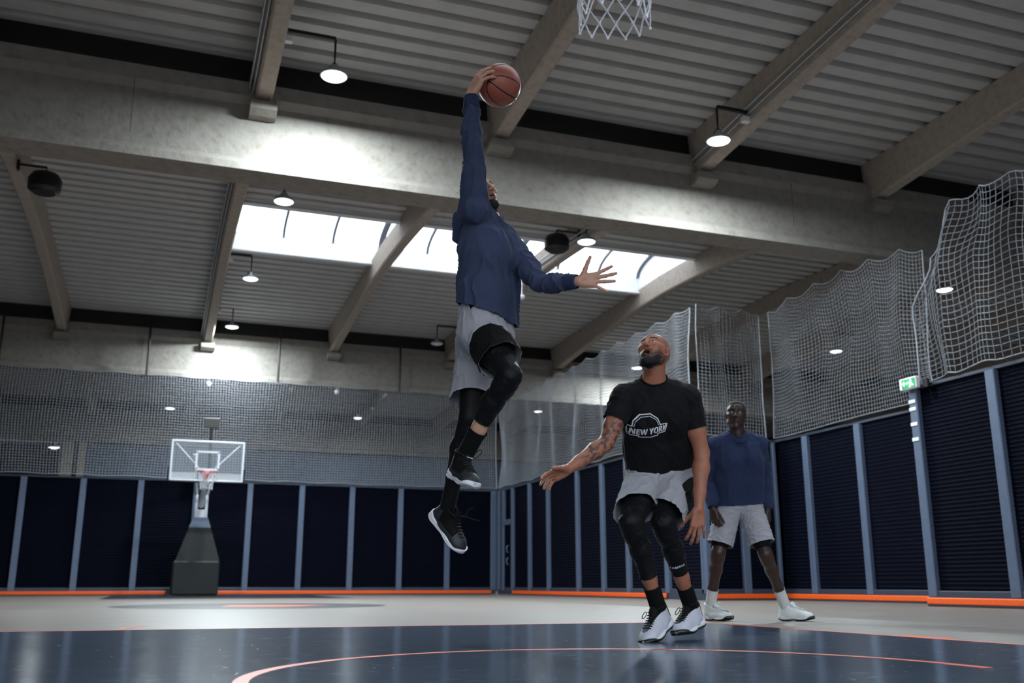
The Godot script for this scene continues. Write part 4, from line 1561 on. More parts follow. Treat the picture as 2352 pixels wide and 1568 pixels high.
	if logo:
		var tm := TextMesh.new()
		var font := SystemFont.new()
		font.font_names = PackedStringArray(["Droid Sans"])
		font.font_weight = 700
		tm.font = font
		tm.text = "TARMAK"
		tm.font_size = 48
		tm.pixel_size = 0.00019
		tm.depth = 0.001
		var mi := part("tongue_print", tm, M.white_print, tg)
		mi.position = Vector3(-0.004, 0.124 + high, 0.155)
		mi.rotation.x = -0.62
	# laces zigzag down the throat, then a bow
	b = MB.new()
	var rungs := 7
	for k in rungs:
		var t := k / float(rungs - 1)
		var y := lerpf(0.126 + high * 0.7, 0.074, t)
		var z := lerpf(0.136, 0.232, t)
		for s in [-1.0, 1.0]:
			var pts := PackedVector3Array()
			for q in 5:
				var u := q / 4.0 * 2.0 - 1.0
				var x: float = u * 0.029 * s - 0.005
				var pp := Vector3(x, y - 0.012 * u * s * 0.5 + 0.003, z + 0.008 * u * s * 0.5)
				# lay the lace on the skin
				var d := F.at(pp)
				pp += Vector3(0, 0.75, 0.55) * (0.0045 - d)
				pts.append(pp)
			b.tube(pts, 0.0032, 5)
	for l in loose:
		b.tube(l, 0.0024, 5)
	part("laces", b, lace, root)

func shoe_frame(heel: Vector3, toe: Vector3, ankle: Vector3, roll := 0.0) -> Transform3D:
	var z := (toe - heel).normalized()
	var y := ankle - heel
	y = (y - z * y.dot(z)).normalized().rotated(z, roll)
	return Transform3D(Basis(y.cross(z), y, z), heel)

# ring of ribbed cloth round a limb
func band(a: Vector3, b: Vector3, ra: float, rb: float) -> MB:
	var m := MB.new()
	var d := (b - a)
	m.lathe(PackedVector2Array([Vector2(ra - 0.006, -0.001), Vector2(ra, 0.0), Vector2(ra + 0.002, d.length() * 0.15), Vector2(rb + 0.001, d.length() * 0.9), Vector2(rb - 0.001, d.length()), Vector2(rb - 0.007, d.length() + 0.001)]), a, d.normalized(), 24, false)
	return m

# lettering: flat outlines of a text, laid onto a field along -n, o at the text's middle
func lettering(text: String, height: float, font_name: String, bold: int, o: Vector3, ux: Vector3, uy: Vector3, n: Vector3, F: Field, fold: Callable, stretch := 1.0) -> MB:
	var tm := TextMesh.new()
	var font := SystemFont.new()
	font.font_names = PackedStringArray([font_name])
	font.font_weight = bold
	tm.font = font
	tm.text = text
	tm.font_size = 64
	tm.pixel_size = height / 46.0
	tm.depth = 0.0
	tm.curve_step = 1.5
	var a := tm.surface_get_arrays(0)
	var b := MB.new()
	var vs: PackedVector3Array = a[Mesh.ARRAY_VERTEX]
	var ids = a[Mesh.ARRAY_INDEX]
	var put := PackedVector3Array()
	for v in vs: put.append(on_field(o + ux * v.x * stretch + uy * v.y, n, F, fold))
	var m := vs.size()
	if ids == null or ids.is_empty():
		for k in range(0, m, 3): b.tri_n(put[k], put[k + 1], put[k + 2], n)
	else:
		for k in range(0, ids.size(), 3): b.tri_n(put[ids[k]], put[ids[k + 1]], put[ids[k + 2]], n)
	return b

func on_field(p: Vector3, n: Vector3, F: Field, fold: Callable, lift := 0.0030) -> Vector3:
	var q := p + n * 0.14
	for k in 26:
		var d := F.at(q)
		if d < 0.0004: break
		q -= n * minf(d * 0.9, 0.03)
	var e := F.h
	var g := Vector3(F.at(q + Vector3(e, 0, 0)) - F.at(q - Vector3(e, 0, 0)), F.at(q + Vector3(0, e, 0)) - F.at(q - Vector3(0, e, 0)), F.at(q + Vector3(0, 0, e)) - F.at(q - Vector3(0, 0, e))).normalized()
	return q + g * (lift + fold.call(q, g))

# a flat ribbon along a line, laid onto a field
func ribbon(line: PackedVector2Array, width: float, closed: bool, o: Vector3, ux: Vector3, uy: Vector3, n: Vector3, F: Field, fold: Callable) -> MB:
	var b := MB.new()
	var m := line.size()
	for k in (m if closed else m - 1):
		var p := line[k]
		var q := line[(k + 1) % m]
		var d := (q - p).normalized()
		var s := Vector2(-d.y, d.x) * width * 0.5
		var steps := maxi(1, int(p.distance_to(q) / 0.008))
		p -= d * width * 0.3
		q += d * width * 0.3
		for e in steps:
			var a := p.lerp(q, e / float(steps))
			var c := p.lerp(q, (e + 1) / float(steps))
			var put := func(v: Vector2) -> Vector3: return on_field(o + ux * v.x + uy * v.y, n, F, fold)
			b.quad(put.call(a - s), put.call(a + s), put.call(c + s), put.call(c - s), n)
	return b


func eyes(parent: Node3D, X: Transform3D, gaze: Vector3) -> void:
	for s in [-1.0, 1.0]:
		var c := X * Vector3(0.0325 * s, 0.011, 0.0735)
		var b := MB.new()
		var r := 0.0126
		for q in [[0.0, 0.16, Color(0.004, 0.003, 0.003)], [0.16, 0.42, Color(0.035, 0.018, 0.010)], [0.42, 1.7, Color(0.62, 0.58, 0.55)]]:
			b.col = q[2]
			var prof := PackedVector2Array()
			for k in 7:
				var a := lerpf(q[1], q[0], k / 6.0)
				prof.append(Vector2(sin(a) * r, cos(a) * r))
			b.lathe(prof, c, gaze.normalized(), 18, false)
		part("eye", b, M.eyeball, parent)

func head_xf(J: Dictionary, fwd: Vector3, up: Vector3) -> Transform3D:
	var z := fwd.normalized()
	var y := (up - z * up.dot(z)).normalized()
	return Transform3D(Basis(y.cross(z), y, z), J.head)

# masks in the head's own frame
func beard_mask(X: Transform3D, mouth: float, top: float) -> Callable:
	var inv := X.affine_inverse()
	return func(p: Vector3, _n: Vector3) -> float:
		var q := inv * p
		if q.z < -0.02 or q.y > 0.0: return 0.0
		var ax := absf(q.x)
		# upper edge runs from the corner of the mouth up to the ear
		var edge := lerpf(-0.076 - mouth * 0.8, top, smoothstep(0.020, 0.064, ax))
		var m := (edge - q.y) / 0.016
		# under the chin it ends where the throat begins
		var under := (q.y + 0.124 + mouth) / 0.012 + q.z * 28.0
		var jaw := (q.z - 0.008) / 0.025
		m = minf(m, minf(under, jaw))
		m = minf(m, (0.060 - ax + 0.35 * (q.y + 0.10)) / 0.022)
		return clampf(m, -1.0, 1.0)

func brow_mask(X: Transform3D) -> Callable:
	var inv := X.affine_inverse()
	return func(p: Vector3, _n: Vector3) -> float:
		var q := inv * p
		if q.z < 0.04: return 0.0
		var ax := absf(q.x)
		var mid := 0.0335 + 0.004 * sin(clampf((ax - 0.012) / 0.042, 0, 1) * PI) - 0.002 * smoothstep(0.04, 0.056, ax)
		var m := (0.0058 - absf(q.y - mid)) / 0.004
		m = minf(m, minf((ax - 0.011) / 0.004, (0.056 - ax) / 0.006))
		return clampf(m, -1.0, 1.0)

func skin_paint(X: Transform3D, skin: Color, lip: Color, stubble: float, mouth: float, seed_: int, beard := 0.0) -> Callable:
	var inv := X.affine_inverse()
	var fn := FastNoiseLite.new()
	fn.seed = seed_
	fn.frequency = 22.0
	fn.fractal_octaves = 3
	return func(p: Vector3, _n: Vector3) -> Color:
		var q := inv * p
		var c := skin * (1.0 + 0.16 * fn.get_noise_3dv(p))
		if q.length() < 0.16:
			var ax := absf(q.x)
			if q.z > 0.07:
				var in_mouth := mouth > 0.0 and q.y < -0.0545 and q.y > -0.0640 - mouth and ax < 0.019 and q.z < 0.089
				if in_mouth: return Color(0.05, 0.012, 0.012)
				var mid := -0.059 - mouth * 0.5
				var l := 1.0 - smoothstep(0.7, 1.05, Vector2(ax / 0.025, (q.y - mid) / (0.0125 + mouth * 0.62)).length())
				if q.y > -0.046: l = 0.0
				c = c.lerp(lip, 0.8 * l)
			# stubble: along the jaw to the ear, over the lip and round the mouth
			if beard > 0.0 and q.z > -0.03 and q.y < 0.0 and q.y > -0.135 - mouth:
				var edge := lerpf(-0.060, -0.026, smoothstep(0.028, 0.068, ax))
				var w := smoothstep(edge + 0.008, edge - 0.014, q.y) * smoothstep(-0.024, 0.002, q.z) * smoothstep(-3.4, -2.2, (q.y + 0.0) / 0.034 + q.z * 12.0)
				var over := smoothstep(-0.0385, -0.043, q.y) * smoothstep(0.036, 0.029, ax) * smoothstep(0.06, 0.07, q.z)
				w = maxf(w, over * 0.85)
				w *= 1.0 - smoothstep(0.8, 1.0, 1.0 - Vector2(ax / 0.028, (q.y + 0.059 + mouth * 0.5) / (0.011 + mouth * 0.62)).length() + 0.6)
				c = c.lerp(Color(0.016, 0.013, 0.012), clampf(w, 0, 1) * beard * (0.85 + 0.3 * fn.get_noise_3dv(p * 9.0)))
			# short-cropped hair: tiny dark dots over the scalp
			if stubble > 0.0 and q.y > 0.02:
				var line := 0.075 - maxf(0.0, -q.z - 0.0) * 0.9 - 0.02 * smoothstep(0.03, 0.07, ax)
				var m := smoothstep(line - 0.008, line + 0.012, q.y) * stubble
				c = c.lerp(Color(0.02, 0.016, 0.014), m * (0.75 + 0.25 * fn.get_noise_3dv(p * 9.0)))
		return Color(c.r, c.g, c.b)
# ------------------------------------------------------------------ the three players and the ball
func build_players() -> void:
	M.weave = M.weave
	var melange := noise_tex(41, 0.09, [[0.0, Color(0.72, 0.72, 0.73)], [0.5, Color(0.90, 0.90, 0.91)], [1.0, Color(1, 1, 1)]], 256, FastNoiseLite.TYPE_SIMPLEX_SMOOTH, 4, 0.7)
	cloth("navy_jersey", Color(0.205, 0.24, 0.335), null, 0.85, 0.35)
	cloth("navy_fleece", Color(0.16, 0.20, 0.31), null, 0.9, 0.35)
	cloth("navy_rib", Color(0.15, 0.19, 0.29), null, 0.9, 0.3)
	cloth("grey_melange", Color(0.66, 0.66, 0.68), melange, 0.92, 0.2)
	cloth("pale_melange", Color(0.70, 0.70, 0.72), melange, 0.92, 0.2)
	cloth("black_cloth", Color(0.035, 0.036, 0.042), null, 0.75, 0.15)
	cloth("black_tee", Color(0.045, 0.046, 0.055), null, 0.8, 0.3)
	cloth("black_stretch", Color(0.04, 0.042, 0.052), null, 0.55, 0.25)
	cloth("black_sock", Color(0.03, 0.031, 0.036), null, 0.9, 0.1)
	cloth("white_sock", Color(0.80, 0.80, 0.80), null, 0.9, 0.1)
	cloth("white_print", Color(0.78, 0.78, 0.80), null, 0.6, 0.0)
	cloth("faint_print", Color(0.15, 0.19, 0.30), null, 0.8, 0.0)
	mat("shoe_dark", Color(0.13, 0.145, 0.16), 0.55, 0.0, null, Vector3.ONE * 8.0, M.weave, 0.4)
	mat("shoe_pale", Color(0.72, 0.73, 0.77), 0.5, 0.0, null, Vector3.ONE * 8.0, M.weave, 0.3)
	mat("shoe_white", Color(0.85, 0.87, 0.86), 0.5, 0.0, null, Vector3.ONE * 8.0, M.weave, 0.3)
	mat("sole_white", Color(0.84, 0.84, 0.86), 0.45)
	mat("sole_black", Color(0.03, 0.03, 0.035), 0.5)
	mat("lace_black", Color(0.025, 0.025, 0.03), 0.8)
	mat("lace_white", Color(0.82, 0.84, 0.83), 0.8)
	mat("beard_hair", Color(0.055, 0.045, 0.042), 0.85)
	var eb := mat("eyeball", Color.WHITE, 0.12)
	eb.vertex_color_use_as_albedo = true
	for q in [["skin_tan", 0.46], ["skin_brown", 0.48], ["skin_deep", 0.36]]:
		var m := mat(q[0], Color.WHITE, q[1], 0.0, null, Vector3.ONE * 14.0, bump_tex(51, 0.05, 1.5, 256, 3), 0.12)
		m.uv1_world_triplanar = false
		m.vertex_color_use_as_albedo = true
		m.metallic_specular = 0.4
	leaper()
	croucher()
	watcher()

func leaper() -> void:
	var J := {
		"pelvis": Vector3(1.637, 1.712, -4.973),
		"chest": Vector3(1.630, 2.071, -4.881),
		"neck": Vector3(1.600, 2.264, -4.840),
		"head": Vector3(1.559, 2.414, -4.859),
		"sh_r": Vector3(1.475, 2.274, -4.718),
		"el_r": Vector3(1.431, 2.585, -4.597),
		"wr_r": Vector3(1.418, 2.892, -4.607),
		"sh_l": Vector3(1.761, 2.119, -4.886),
		"el_l": Vector3(1.870, 1.895, -4.731),
		"wr_l": Vector3(2.006, 1.863, -4.527),
		"hip_r": Vector3(1.598, 1.633, -4.899),
		"kn_r": Vector3(1.651, 1.344, -4.628),
		"an_r": Vector3(1.547, 0.984, -4.892),
		"hip_l": Vector3(1.631, 1.671, -5.096),
		"kn_l": Vector3(1.603, 1.203, -5.153),
		"an_l": Vector3(1.594, 0.800, -5.406),
		"heel_r": Vector3(1.472, 0.870, -5.037),
		"toe_r": Vector3(1.522, 0.787, -4.822),
		"heel_l": Vector3(1.496, 0.668, -5.498),
		"toe_l": Vector3(1.657, 0.467, -5.450),
		"ball": Vector3(1.583, 2.980, -4.612),
	}
	var base := Vector3(1.60, 0.45, -5.0)
	var t := thing("person", "leaping player in navy long-sleeved hooded top and grey shorts, raising the ball one-handed", "person", base)
	J = moved(J, base)
	# the feet are placed by heel and toe, and the ankles follow
	var XR := shoe_frame(Vector3(1.463, 0.859, -5.065) - base, Vector3(1.513, 0.761, -4.777) - base, J.kn_r)
	var XL := shoe_frame(Vector3(1.465, 0.692, -5.503) - base, Vector3(1.656, 0.444, -5.413) - base, J.kn_l)
	J.an_r = XR * Vector3(0, 0.098, 0.068)
	J.an_l = XL * Vector3(0, 0.098, 0.068)
	frame_of(J)
	var B := limb_bones(J, 0.94)
	var HX := head_xf(J, Vector3(0.222, 0.318, 0.921), Vector3(-0.275, 0.937, -0.213))
	var paint := skin_paint(HX, Color(0.46, 0.25, 0.175), Color(0.42, 0.15, 0.13), 0.9, 0.006, 3, 0.7)
	var body := MB.new()
	# trunk and limbs, then head and hands on finer grids
	var all: Array = trunk_bones(J, -0.014) + B.arm_r + B.arm_l + B.leg_r + B.leg_l
	var F := field_of(all, 0.0, 0.011)
	F.cap(J.neck, J.head - HX.basis.y * 0.05 - HX.basis.z * 0.02, 0.062, 0.056, 0.03)
	var sk := F.nets()
	sk.paint(paint)
	sk.add_to(body)
	F = Field.new(J.head - Vector3(0.17, 0.19, 0.17), J.head + Vector3(0.15, 0.15, 0.15), 0.0032)
	head_field(HX, F, 0.005, J.neck)
	var head := F.nets()
	head.paint(paint)
	head.add_to(body)
	# right hand over the ball
	var f := Vector3(0.452, 0.799, 0.396)
	var n := Vector3(0.895, -0.133, -0.425)
	f = (f - n * f.dot(n)).normalized()
	var s := f.cross(n)
	add_hand(body, hand_bones(J.wr_r, f, n, s, [[0.40, 0.42, 0.25], [0.36, 0.42, 0.25], [0.38, 0.42, 0.25], [0.42, 0.36, 0.25]], [0.25, 0.08, -0.12, -0.42], f * 0.45 + s * 0.85 + n * 0.35, 0.25, 1.06), J.wr_r, J.el_r, paint)
	# left hand spread open
	f = Vector3(0.890, 0.074, 0.450)
	n = Vector3(-0.335, -0.145, 0.931)
	n = (n - f * n.dot(f)).normalized()
	s = n.cross(f)
	add_hand(body, hand_bones(J.wr_l, f, n, s, [[-0.05, 0.10, 0.08], [-0.08, 0.10, 0.10], [-0.02, 0.08, 0.08], [0.05, 0.10, 0.08]], [0.34, 0.12, -0.08, -0.58], f * 0.42 + s * 0.95 + n * 0.1, 0.06), J.wr_l, J.el_l, paint)
	part("body", body, M.skin_tan, t)
	eyes(t, HX, HX.basis.z + HX.basis.y * 0.25)
	part("beard", head.patch(beard_mask(HX, 0.005, -0.045), 0.0054, 0.003, 5).mb(), M.beard_hair, t)
	part("eyebrows", head.patch(brow_mask(HX), 0.0022, 0.001, 6).mb(), M.beard_hair, t)
	part("hair", head.patch(hair_mask(HX), 0.008, 0.003, 7).mb(), M.beard_hair, t)
	# top: trunk, hood lump, sleeves
	var top: Array = trunk_bones(J, 0.026, 0.16)
	for k in 2: top[k * 5] = [top[k * 5][0] + J.right * (0.012 * (1 - 2 * k)) * -1.0, top[k * 5][1], 0.142, 0.128, 0.07]
	for side in ["r", "l"]:
		for q in B["arm_" + side]: top.append([q[0], q[1], q[2] + 0.009, q[3] + 0.010, q[4]])
	top.append([Vector3(1.478, 2.293, -4.942) - base, Vector3(1.478, 2.205, -4.987) - base, 0.040, 0.034, 0.03])
	top.append([Vector3(1.478, 2.293, -4.942) - base, Vector3(1.585, 2.331, -4.970) - base, 0.045, 0.045, 0.04])
	F = field_of(top, 0.0, 0.0072)
	# keep the face clear of the cloth
	F.cap(J.head + HX.basis.y * 0.05, J.head - HX.basis.y * 0.03, 0.11, 0.085, 0.02, 1)
	var pull: Vector3 = J.sh_r - J.hip_l
	var fold := folds(14, pull, 8.0, 1.1, 0.014)
	sk = F.nets([[J.wr_r - (J.wr_r - J.el_r).normalized() * 0.082, J.wr_r - J.el_r, 0.13], [J.wr_l - (J.wr_l - J.el_l).normalized() * 0.075, J.wr_l - J.el_l, 0.13], [Vector3(1.627, 1.754, -4.944) - base, Vector3(-0.243, -0.948, -0.208), 0.4]])
	sk.displace(fold)
	sk.displace(folds(15, pull + J.front * 0.2, 13.0, 2.5, 0.0028))
	var shirt := part("hooded_top", sk.mb(), M.navy_jersey, t)
	for side in ["r", "l"]:
		var wr: Vector3 = J["wr_" + side]
		var d: Vector3 = (wr - J["el_" + side]).normalized()
		var o := part("cuff", band(wr - d * 0.086, wr - d * 0.012, 0.0435, 0.0385), M.navy_rib, shirt)
	# shorts
	var sb := []
	for q in [-1.0, 1.0]:
		sb.append([J.pelvis + J.right * (0.075 * q) + J.up * 0.06, J.pelvis + J.right * (0.085 * q) - J.up * 0.05, 0.115, 0.125, 0.06])
	sb.append([J.pelvis - J.front * 0.05, J.pelvis - J.front * 0.06 - J.up * 0.10, 0.11, 0.11, 0.05])
	var lb := sb.duplicate()
	sb.append([J.hip_r, J.hip_r.lerp(J.kn_r, 0.74), 0.118, 0.118, 0.05])
	lb.append([J.hip_l, J.hip_l.lerp(J.kn_l, 0.55), 0.118, 0.112, 0.05])
	lb.append([J.hip_l.lerp(J.kn_l, 0.5), J.kn_l + (J.kn_l - J.hip_l) * 0.08, 0.112, 0.145, 0.03])
	sk = field_of(sb, 0.0, 0.0075).nets([[J.hip_r.lerp(J.kn_r, 0.66), J.kn_r - J.hip_r]])
	sk.add(field_of(lb, 0.0, 0.0075).nets([[Vector3(1.602, 1.307, -5.137) - base, J.kn_l - J.hip_l + Vector3(-0.174, -0.857, 0.484)]]))
	sk.displace(folds(23, J.kn_l - J.hip_l, 10.0, 4.0, 0.008))
	var shorts := part("shorts", sk.mb(), M.grey_melange, t)
	var axis: Vector3 = (J.kn_r - J.hip_r)
	var waist: Vector3 = J.hip_r + J.up * 0.16
	var panel_mask := func(p: Vector3, nn: Vector3) -> float:
		var a: float = (p - J.hip_r).dot(axis) / axis.length_squared()
		var near: float = (p - (J.hip_r + axis * a)).length()
		if a > -0.1 and near < 0.17 and (p - J.kn_l).length() > 0.16:
			var rad: Vector3 = (p - (J.hip_r + axis * a)).normalized()
			var m := rad.dot((J.right * 0.85 + J.front * 0.5).normalized()) - lerpf(0.93, -0.55, smoothstep(0.05, 0.50, a))
			return clampf(m / 0.12, -1.0, 1.0)
		# narrow stripe up the hip to the waist
		var side_pos: float = (p - J.hip_r).dot(J.front)
		if (p - J.hip_r).dot(J.up) > 0.0 and nn.dot(J.right) > 0.1:
			var u: float = clampf(((p - J.hip_r).dot(J.up) - 0.03) / 0.16, 0.0, 1.0)
			return clampf((0.022 - absf(side_pos - lerpf(0.03, -0.05, u))) / 0.008, -1.0, 1.0)
		return -1.0
	part("side_panel", sk.patch(panel_mask, 0.0022).mb(), M.black_cloth, shorts)
	# tights, sock
	var tb := []
	for q in B.leg_r: tb.append([q[0], q[1], q[2] + 0.006, q[3] + 0.006, q[4]])
	var shank: Vector3 = J.an_r - J.kn_r
	F = field_of(tb, 0.0, 0.0075)
	sk = F.nets([[J.kn_r + shank * 0.53, shank], [J.hip_r.lerp(J.kn_r, 0.25), J.hip_r - J.kn_r]])
	sk.displace(folds(31, J.kn_r - J.hip_r + J.right * 0.3, 20.0, 12.0, 0.003))
	part("tights", sk.mb(), M.black_stretch, t)
	tb = []
	for q in B.leg_l: tb.append([q[0], q[1], q[2] + 0.006, q[3] + 0.008, q[4]])
	F = field_of(tb, 0.0, 0.0075)
	sk = F.nets([[J.hip_l.lerp(J.kn_l, 0.4), J.hip_l - J.kn_l]])
	part("tights", sk.mb(), M.black_stretch, t)
	tb = []
	for q in B.leg_r.slice(4): tb.append([q[0], q[1], q[2] + 0.008, q[3] + 0.009, q[4]])
	F = field_of(tb, 0.0, 0.0065)
	sk = F.nets([[J.kn_r + shank * 0.62, -shank]])
	part("sock", sk.mb(), M.black_sock, t)
	# shoes, with lace ends flying
	var X := XR
	var loop := PackedVector3Array()
	for k in 13:
		var a := TAU * k / 12.0
		loop.append(Vector3(0.030 + 0.038 * (1 - cos(a)) * 0.5, 0.150 + 0.042 * (1 - cos(a)) * 0.5 + 0.014 * sin(a), 0.128 - 0.01 * sin(a)))
	shoe(t, X, M.shoe_dark, M.sole_white, M.sole_white, M.lace_black, M.black_cloth, 0.02, [loop, PackedVector3Array([Vector3(-0.03, 0.145, 0.13), Vector3(-0.062, 0.152, 0.115), Vector3(-0.075, 0.150, 0.10)])], true, 1)
	X = XL
	var e1 := PackedVector3Array()
	var e2 := PackedVector3Array()
	for k in 9:
		var u := k / 8.0
		e1.append(Vector3(0.01, 0.145 + 0.10 * u, 0.135 + 0.03 * u + 0.012 * sin(u * 6.0)))
		e2.append(Vector3(0.005, 0.140 + 0.085 * u, 0.14 + 0.085 * u - 0.01 * sin(u * 5.0)))
	shoe(t, X, M.shoe_dark, M.sole_white, M.sole_white, M.lace_black, M.black_cloth, 0.02, [e1, e2], false, 1)
	# the ball
	var ball := thing("basketball", "brown-orange basketball with black seams, held high in the leaping player's hand", "ball", Vector3(1.589, 2.990, -4.629))
	basketball(ball)

func hair_mask(X: Transform3D) -> Callable:
	var inv := X.affine_inverse()
	return func(p: Vector3, _n: Vector3) -> float:
		var q := inv * p
		if q.y < 0.0 or q.z > 0.075: return -0.2 if q.y > -0.02 else 0.0
		var line := 0.078 - maxf(0.0, 0.06 - q.z) * 0.9
		return clampf((q.y - maxf(line, 0.0)) / 0.012, -1.0, 1.0)

func basketball(t: Node3D) -> void:
	var r := 0.1205
	var ax := Vector3(0.157, -0.749, 0.643)
	var az := Vector3(-0.920, 0.128, 0.371)
	az = (az - ax * az.dot(ax)).normalized()
	var X := Basis(ax, az.cross(ax), az)
	var b := MB.new()
	var rows := []
	var dirs := func(dir: Vector3) -> float:
		# grooves: two great circles and two curved seams that cross one of them
		var curve := absf(Vector2(dir.x, dir.y).distance_to(Vector2(1.35 * signf(dir.x), 0.0)) - 0.89)
		return minf(minf(absf(dir.y), absf(dir.x)), curve * 0.95)
	for k in 145:
		var th := PI * k / 144.0
		var row := PackedVector3Array()
		for q in 288:
			var ph := TAU * q / 288.0
			var dir := Vector3(sin(th) * cos(ph), cos(th), sin(th) * sin(ph))
			var g: float = dirs.call(dir)
			row.append(X * dir * (r - 0.0022 * (1.0 - smoothstep(0.016, 0.036, g))))
		rows.append(row)
	b.sheet(rows, true, true)
	for k in b.v.size():
		var dir: Vector3 = X.inverse() * b.v[k]
		var g: float = dirs.call(dir.normalized())
		b.c[k] = Color(0.30, 0.075, 0.045).lerp(Color(0.012, 0.010, 0.010), 1.0 - smoothstep(0.022, 0.032, g))
	var m := mat("ball_rubber", Color.WHITE, 0.42, 0.0, null, Vector3.ONE * 40.0, noise_bump(), 0.5)
	m.uv1_world_triplanar = false
	m.vertex_color_use_as_albedo = true
	part("ball_skin", b, m, t)

func noise_bump() -> NoiseTexture2D:
	var tex := noise_tex(61, 0.16, [], 128, FastNoiseLite.TYPE_CELLULAR, 1)
	tex.as_normal_map = true
	tex.bump_strength = 3.0
	return tex

func croucher() -> void:
	var J := {
		"pelvis": Vector3(2.717, 0.933, -5.011),
		"chest": Vector3(2.587, 1.203, -4.800),
		"neck": Vector3(2.536, 1.383, -4.716),
		"head": Vector3(2.509, 1.538, -4.662),
		"sh_r": Vector3(2.374, 1.299, -4.774),
		"el_r": Vector3(2.259, 1.042, -4.774),
		"wr_r": Vector3(2.016, 0.887, -4.738),
		"sh_l": Vector3(2.738, 1.311, -4.706),
		"el_l": Vector3(2.827, 1.010, -4.732),
		"wr_l": Vector3(2.773, 0.699, -4.702),
		"hip_r": Vector3(2.625, 0.892, -5.033),
		"kn_r": Vector3(2.403, 0.626, -4.789),
		"an_r": Vector3(2.573, 0.172, -4.958),
		"hip_l": Vector3(2.819, 0.911, -5.002),
		"kn_l": Vector3(2.596, 0.625, -4.786),
		"an_l": Vector3(2.808, 0.199, -4.954),
	}
	var base := Vector3(2.62, 0.0, -4.95)
	var t := thing("person", "crouching player in black t-shirt lettered NEW YORK and grey shorts, looking up at the ball", "person", base)
	J = moved(J, base)
	var XR := shoe_frame(Vector3(2.720, 0.106, -4.966) - base, Vector3(2.494, -0.002, -4.814) - base, J.kn_r, 0.10)
	var XL := shoe_frame(Vector3(2.951, 0.070, -5.024) - base, Vector3(2.714, 0.016, -4.861) - base, J.kn_l, 0.15)
	# the right forefoot rests on the floor
	XR.origin.y -= (XR * Vector3(0, 0.004, 0.23)).y - 0.002
	J.an_r = XR * Vector3(0, 0.098, 0.068)
	J.an_l = XL * Vector3(0, 0.098, 0.068)
	frame_of(J)
	var B := limb_bones(J, 1.0)
	var HX := head_xf(J, Vector3(-0.681, 0.493, 0.541), Vector3(0.364, 0.857, -0.364))
	var mouth := 0.018
	var plain := skin_paint(HX, Color(0.30, 0.120, 0.072), Color(0.21, 0.075, 0.062), 0.25, mouth, 8, 0.93)
	# inked patterns down the right arm
	var ink := FastNoiseLite.new()
	ink.seed = 77
	ink.frequency = 30.0
	ink.fractal_octaves = 3
	var paint := func(p: Vector3, nn: Vector3) -> Color:
		var c: Color = plain.call(p, nn)
		var ab: Vector3 = J.el_r - J.sh_r
		var u: float = (p - J.sh_r).dot(ab) / ab.length_squared()
		var near: float = (p - (J.sh_r + ab * clampf(u, 0, 1))).length()
		var fb: Vector3 = J.wr_r - J.el_r
		var w: float = (p - J.el_r).dot(fb) / fb.length_squared()
		var near2: float = (p - (J.el_r + fb * clampf(w, 0, 1))).length()
		var m := 0.0
		if near < 0.09: m = smoothstep(0.3, 0.5, u) * 0.8
		if near2 < 0.07: m = maxf(m, (1.0 - smoothstep(0.55, 0.8, w)) * 0.8)
		if m > 0.0:
			m *= smoothstep(-0.05, 0.12, ink.get_noise_3dv(p))
			c = c.lerp(Color(0.035, 0.030, 0.034), m)
		return Color(c.r, c.g, c.b)
	var body := MB.new()
	var all: Array = trunk_bones(J, -0.014) + B.arm_r + B.arm_l + B.leg_r + B.leg_l
	var F := field_of(all, 0.0, 0.0095)
	F.cap(J.neck, J.head - HX.basis.y * 0.05 - HX.basis.z * 0.02, 0.064, 0.057, 0.03)
	var sk := F.nets()
	sk.paint(paint)
	sk.add_to(body)
	F = Field.new(J.head - Vector3(0.16, 0.20, 0.16), J.head + Vector3(0.16, 0.15, 0.16), 0.0029)
	head_field(HX, F, mouth, J.neck)
	var head := F.nets()
	head.paint(paint)
	head.add_to(body)
	# right hand reaching out, palm towards us, thumb on top
	var f := Vector3(-0.918, -0.395, 0.028)
	var n := Vector3(-0.425, -0.704, 0.569)
	n = (n - f * n.dot(f)).normalized()
	var s := f.cross(n)
	add_hand(body, hand_bones(J.wr_r, f, n, s, [[0.15, 0.22, 0.15], [0.20, 0.25, 0.15], [0.26, 0.28, 0.18], [0.34, 0.30, 0.2]], [0.10, 0.02, -0.10, -0.26], f * 0.75 + s * 0.60 + n * 0.25, 0.2), J.wr_r, J.el_r, paint)
	# left hand hanging, back to us, fingers spread
	f = Vector3(-0.084, -0.988, -0.126)
	n = Vector3(0.133, 0.237, -0.962)
	n = (n - f * n.dot(f)).normalized()
	s = n.cross(f)
	add_hand(body, hand_bones(J.wr_l, f, n, s, [[0.25, 0.30, 0.2], [0.16, 0.25, 0.2], [0.14, 0.22, 0.2], [0.12, 0.22, 0.15]], [0.16, 0.05, -0.10, -0.34], f * 0.7 + s * 0.5 + n * 0.55, 0.2), J.wr_l, J.el_l, paint)
	part("body", body, M.skin_brown, t)
	eyes(t, HX, Vector3(-0.721, 0.565, 0.401))
	part("beard", head.patch(beard_mask(HX, mouth, -0.050), 0.004, 0.003, 5).mb(), M.beard_hair, t)
	part("eyebrows", head.patch(brow_mask(HX), 0.0016, 0.001, 6).mb(), M.beard_hair, t)
	# t-shirt
	var top: Array = trunk_bones(J, 0.013, 0.16)
	for k in 2: top[k * 5] = [top[k * 5][0], top[k * 5][1], 0.122, 0.116, 0.07]
	top.append([J.neck - J.up * 0.035 + J.front * 0.020, J.chest.lerp(J.neck, 0.4) + J.front * 0.045, 0.072, 0.085, 0.04])
	F = field_of(top, 0.0, 0.007)
	F.cap(J.head, J.neck + J.up * 0.040, 0.09, 0.064, 0.012, 1)
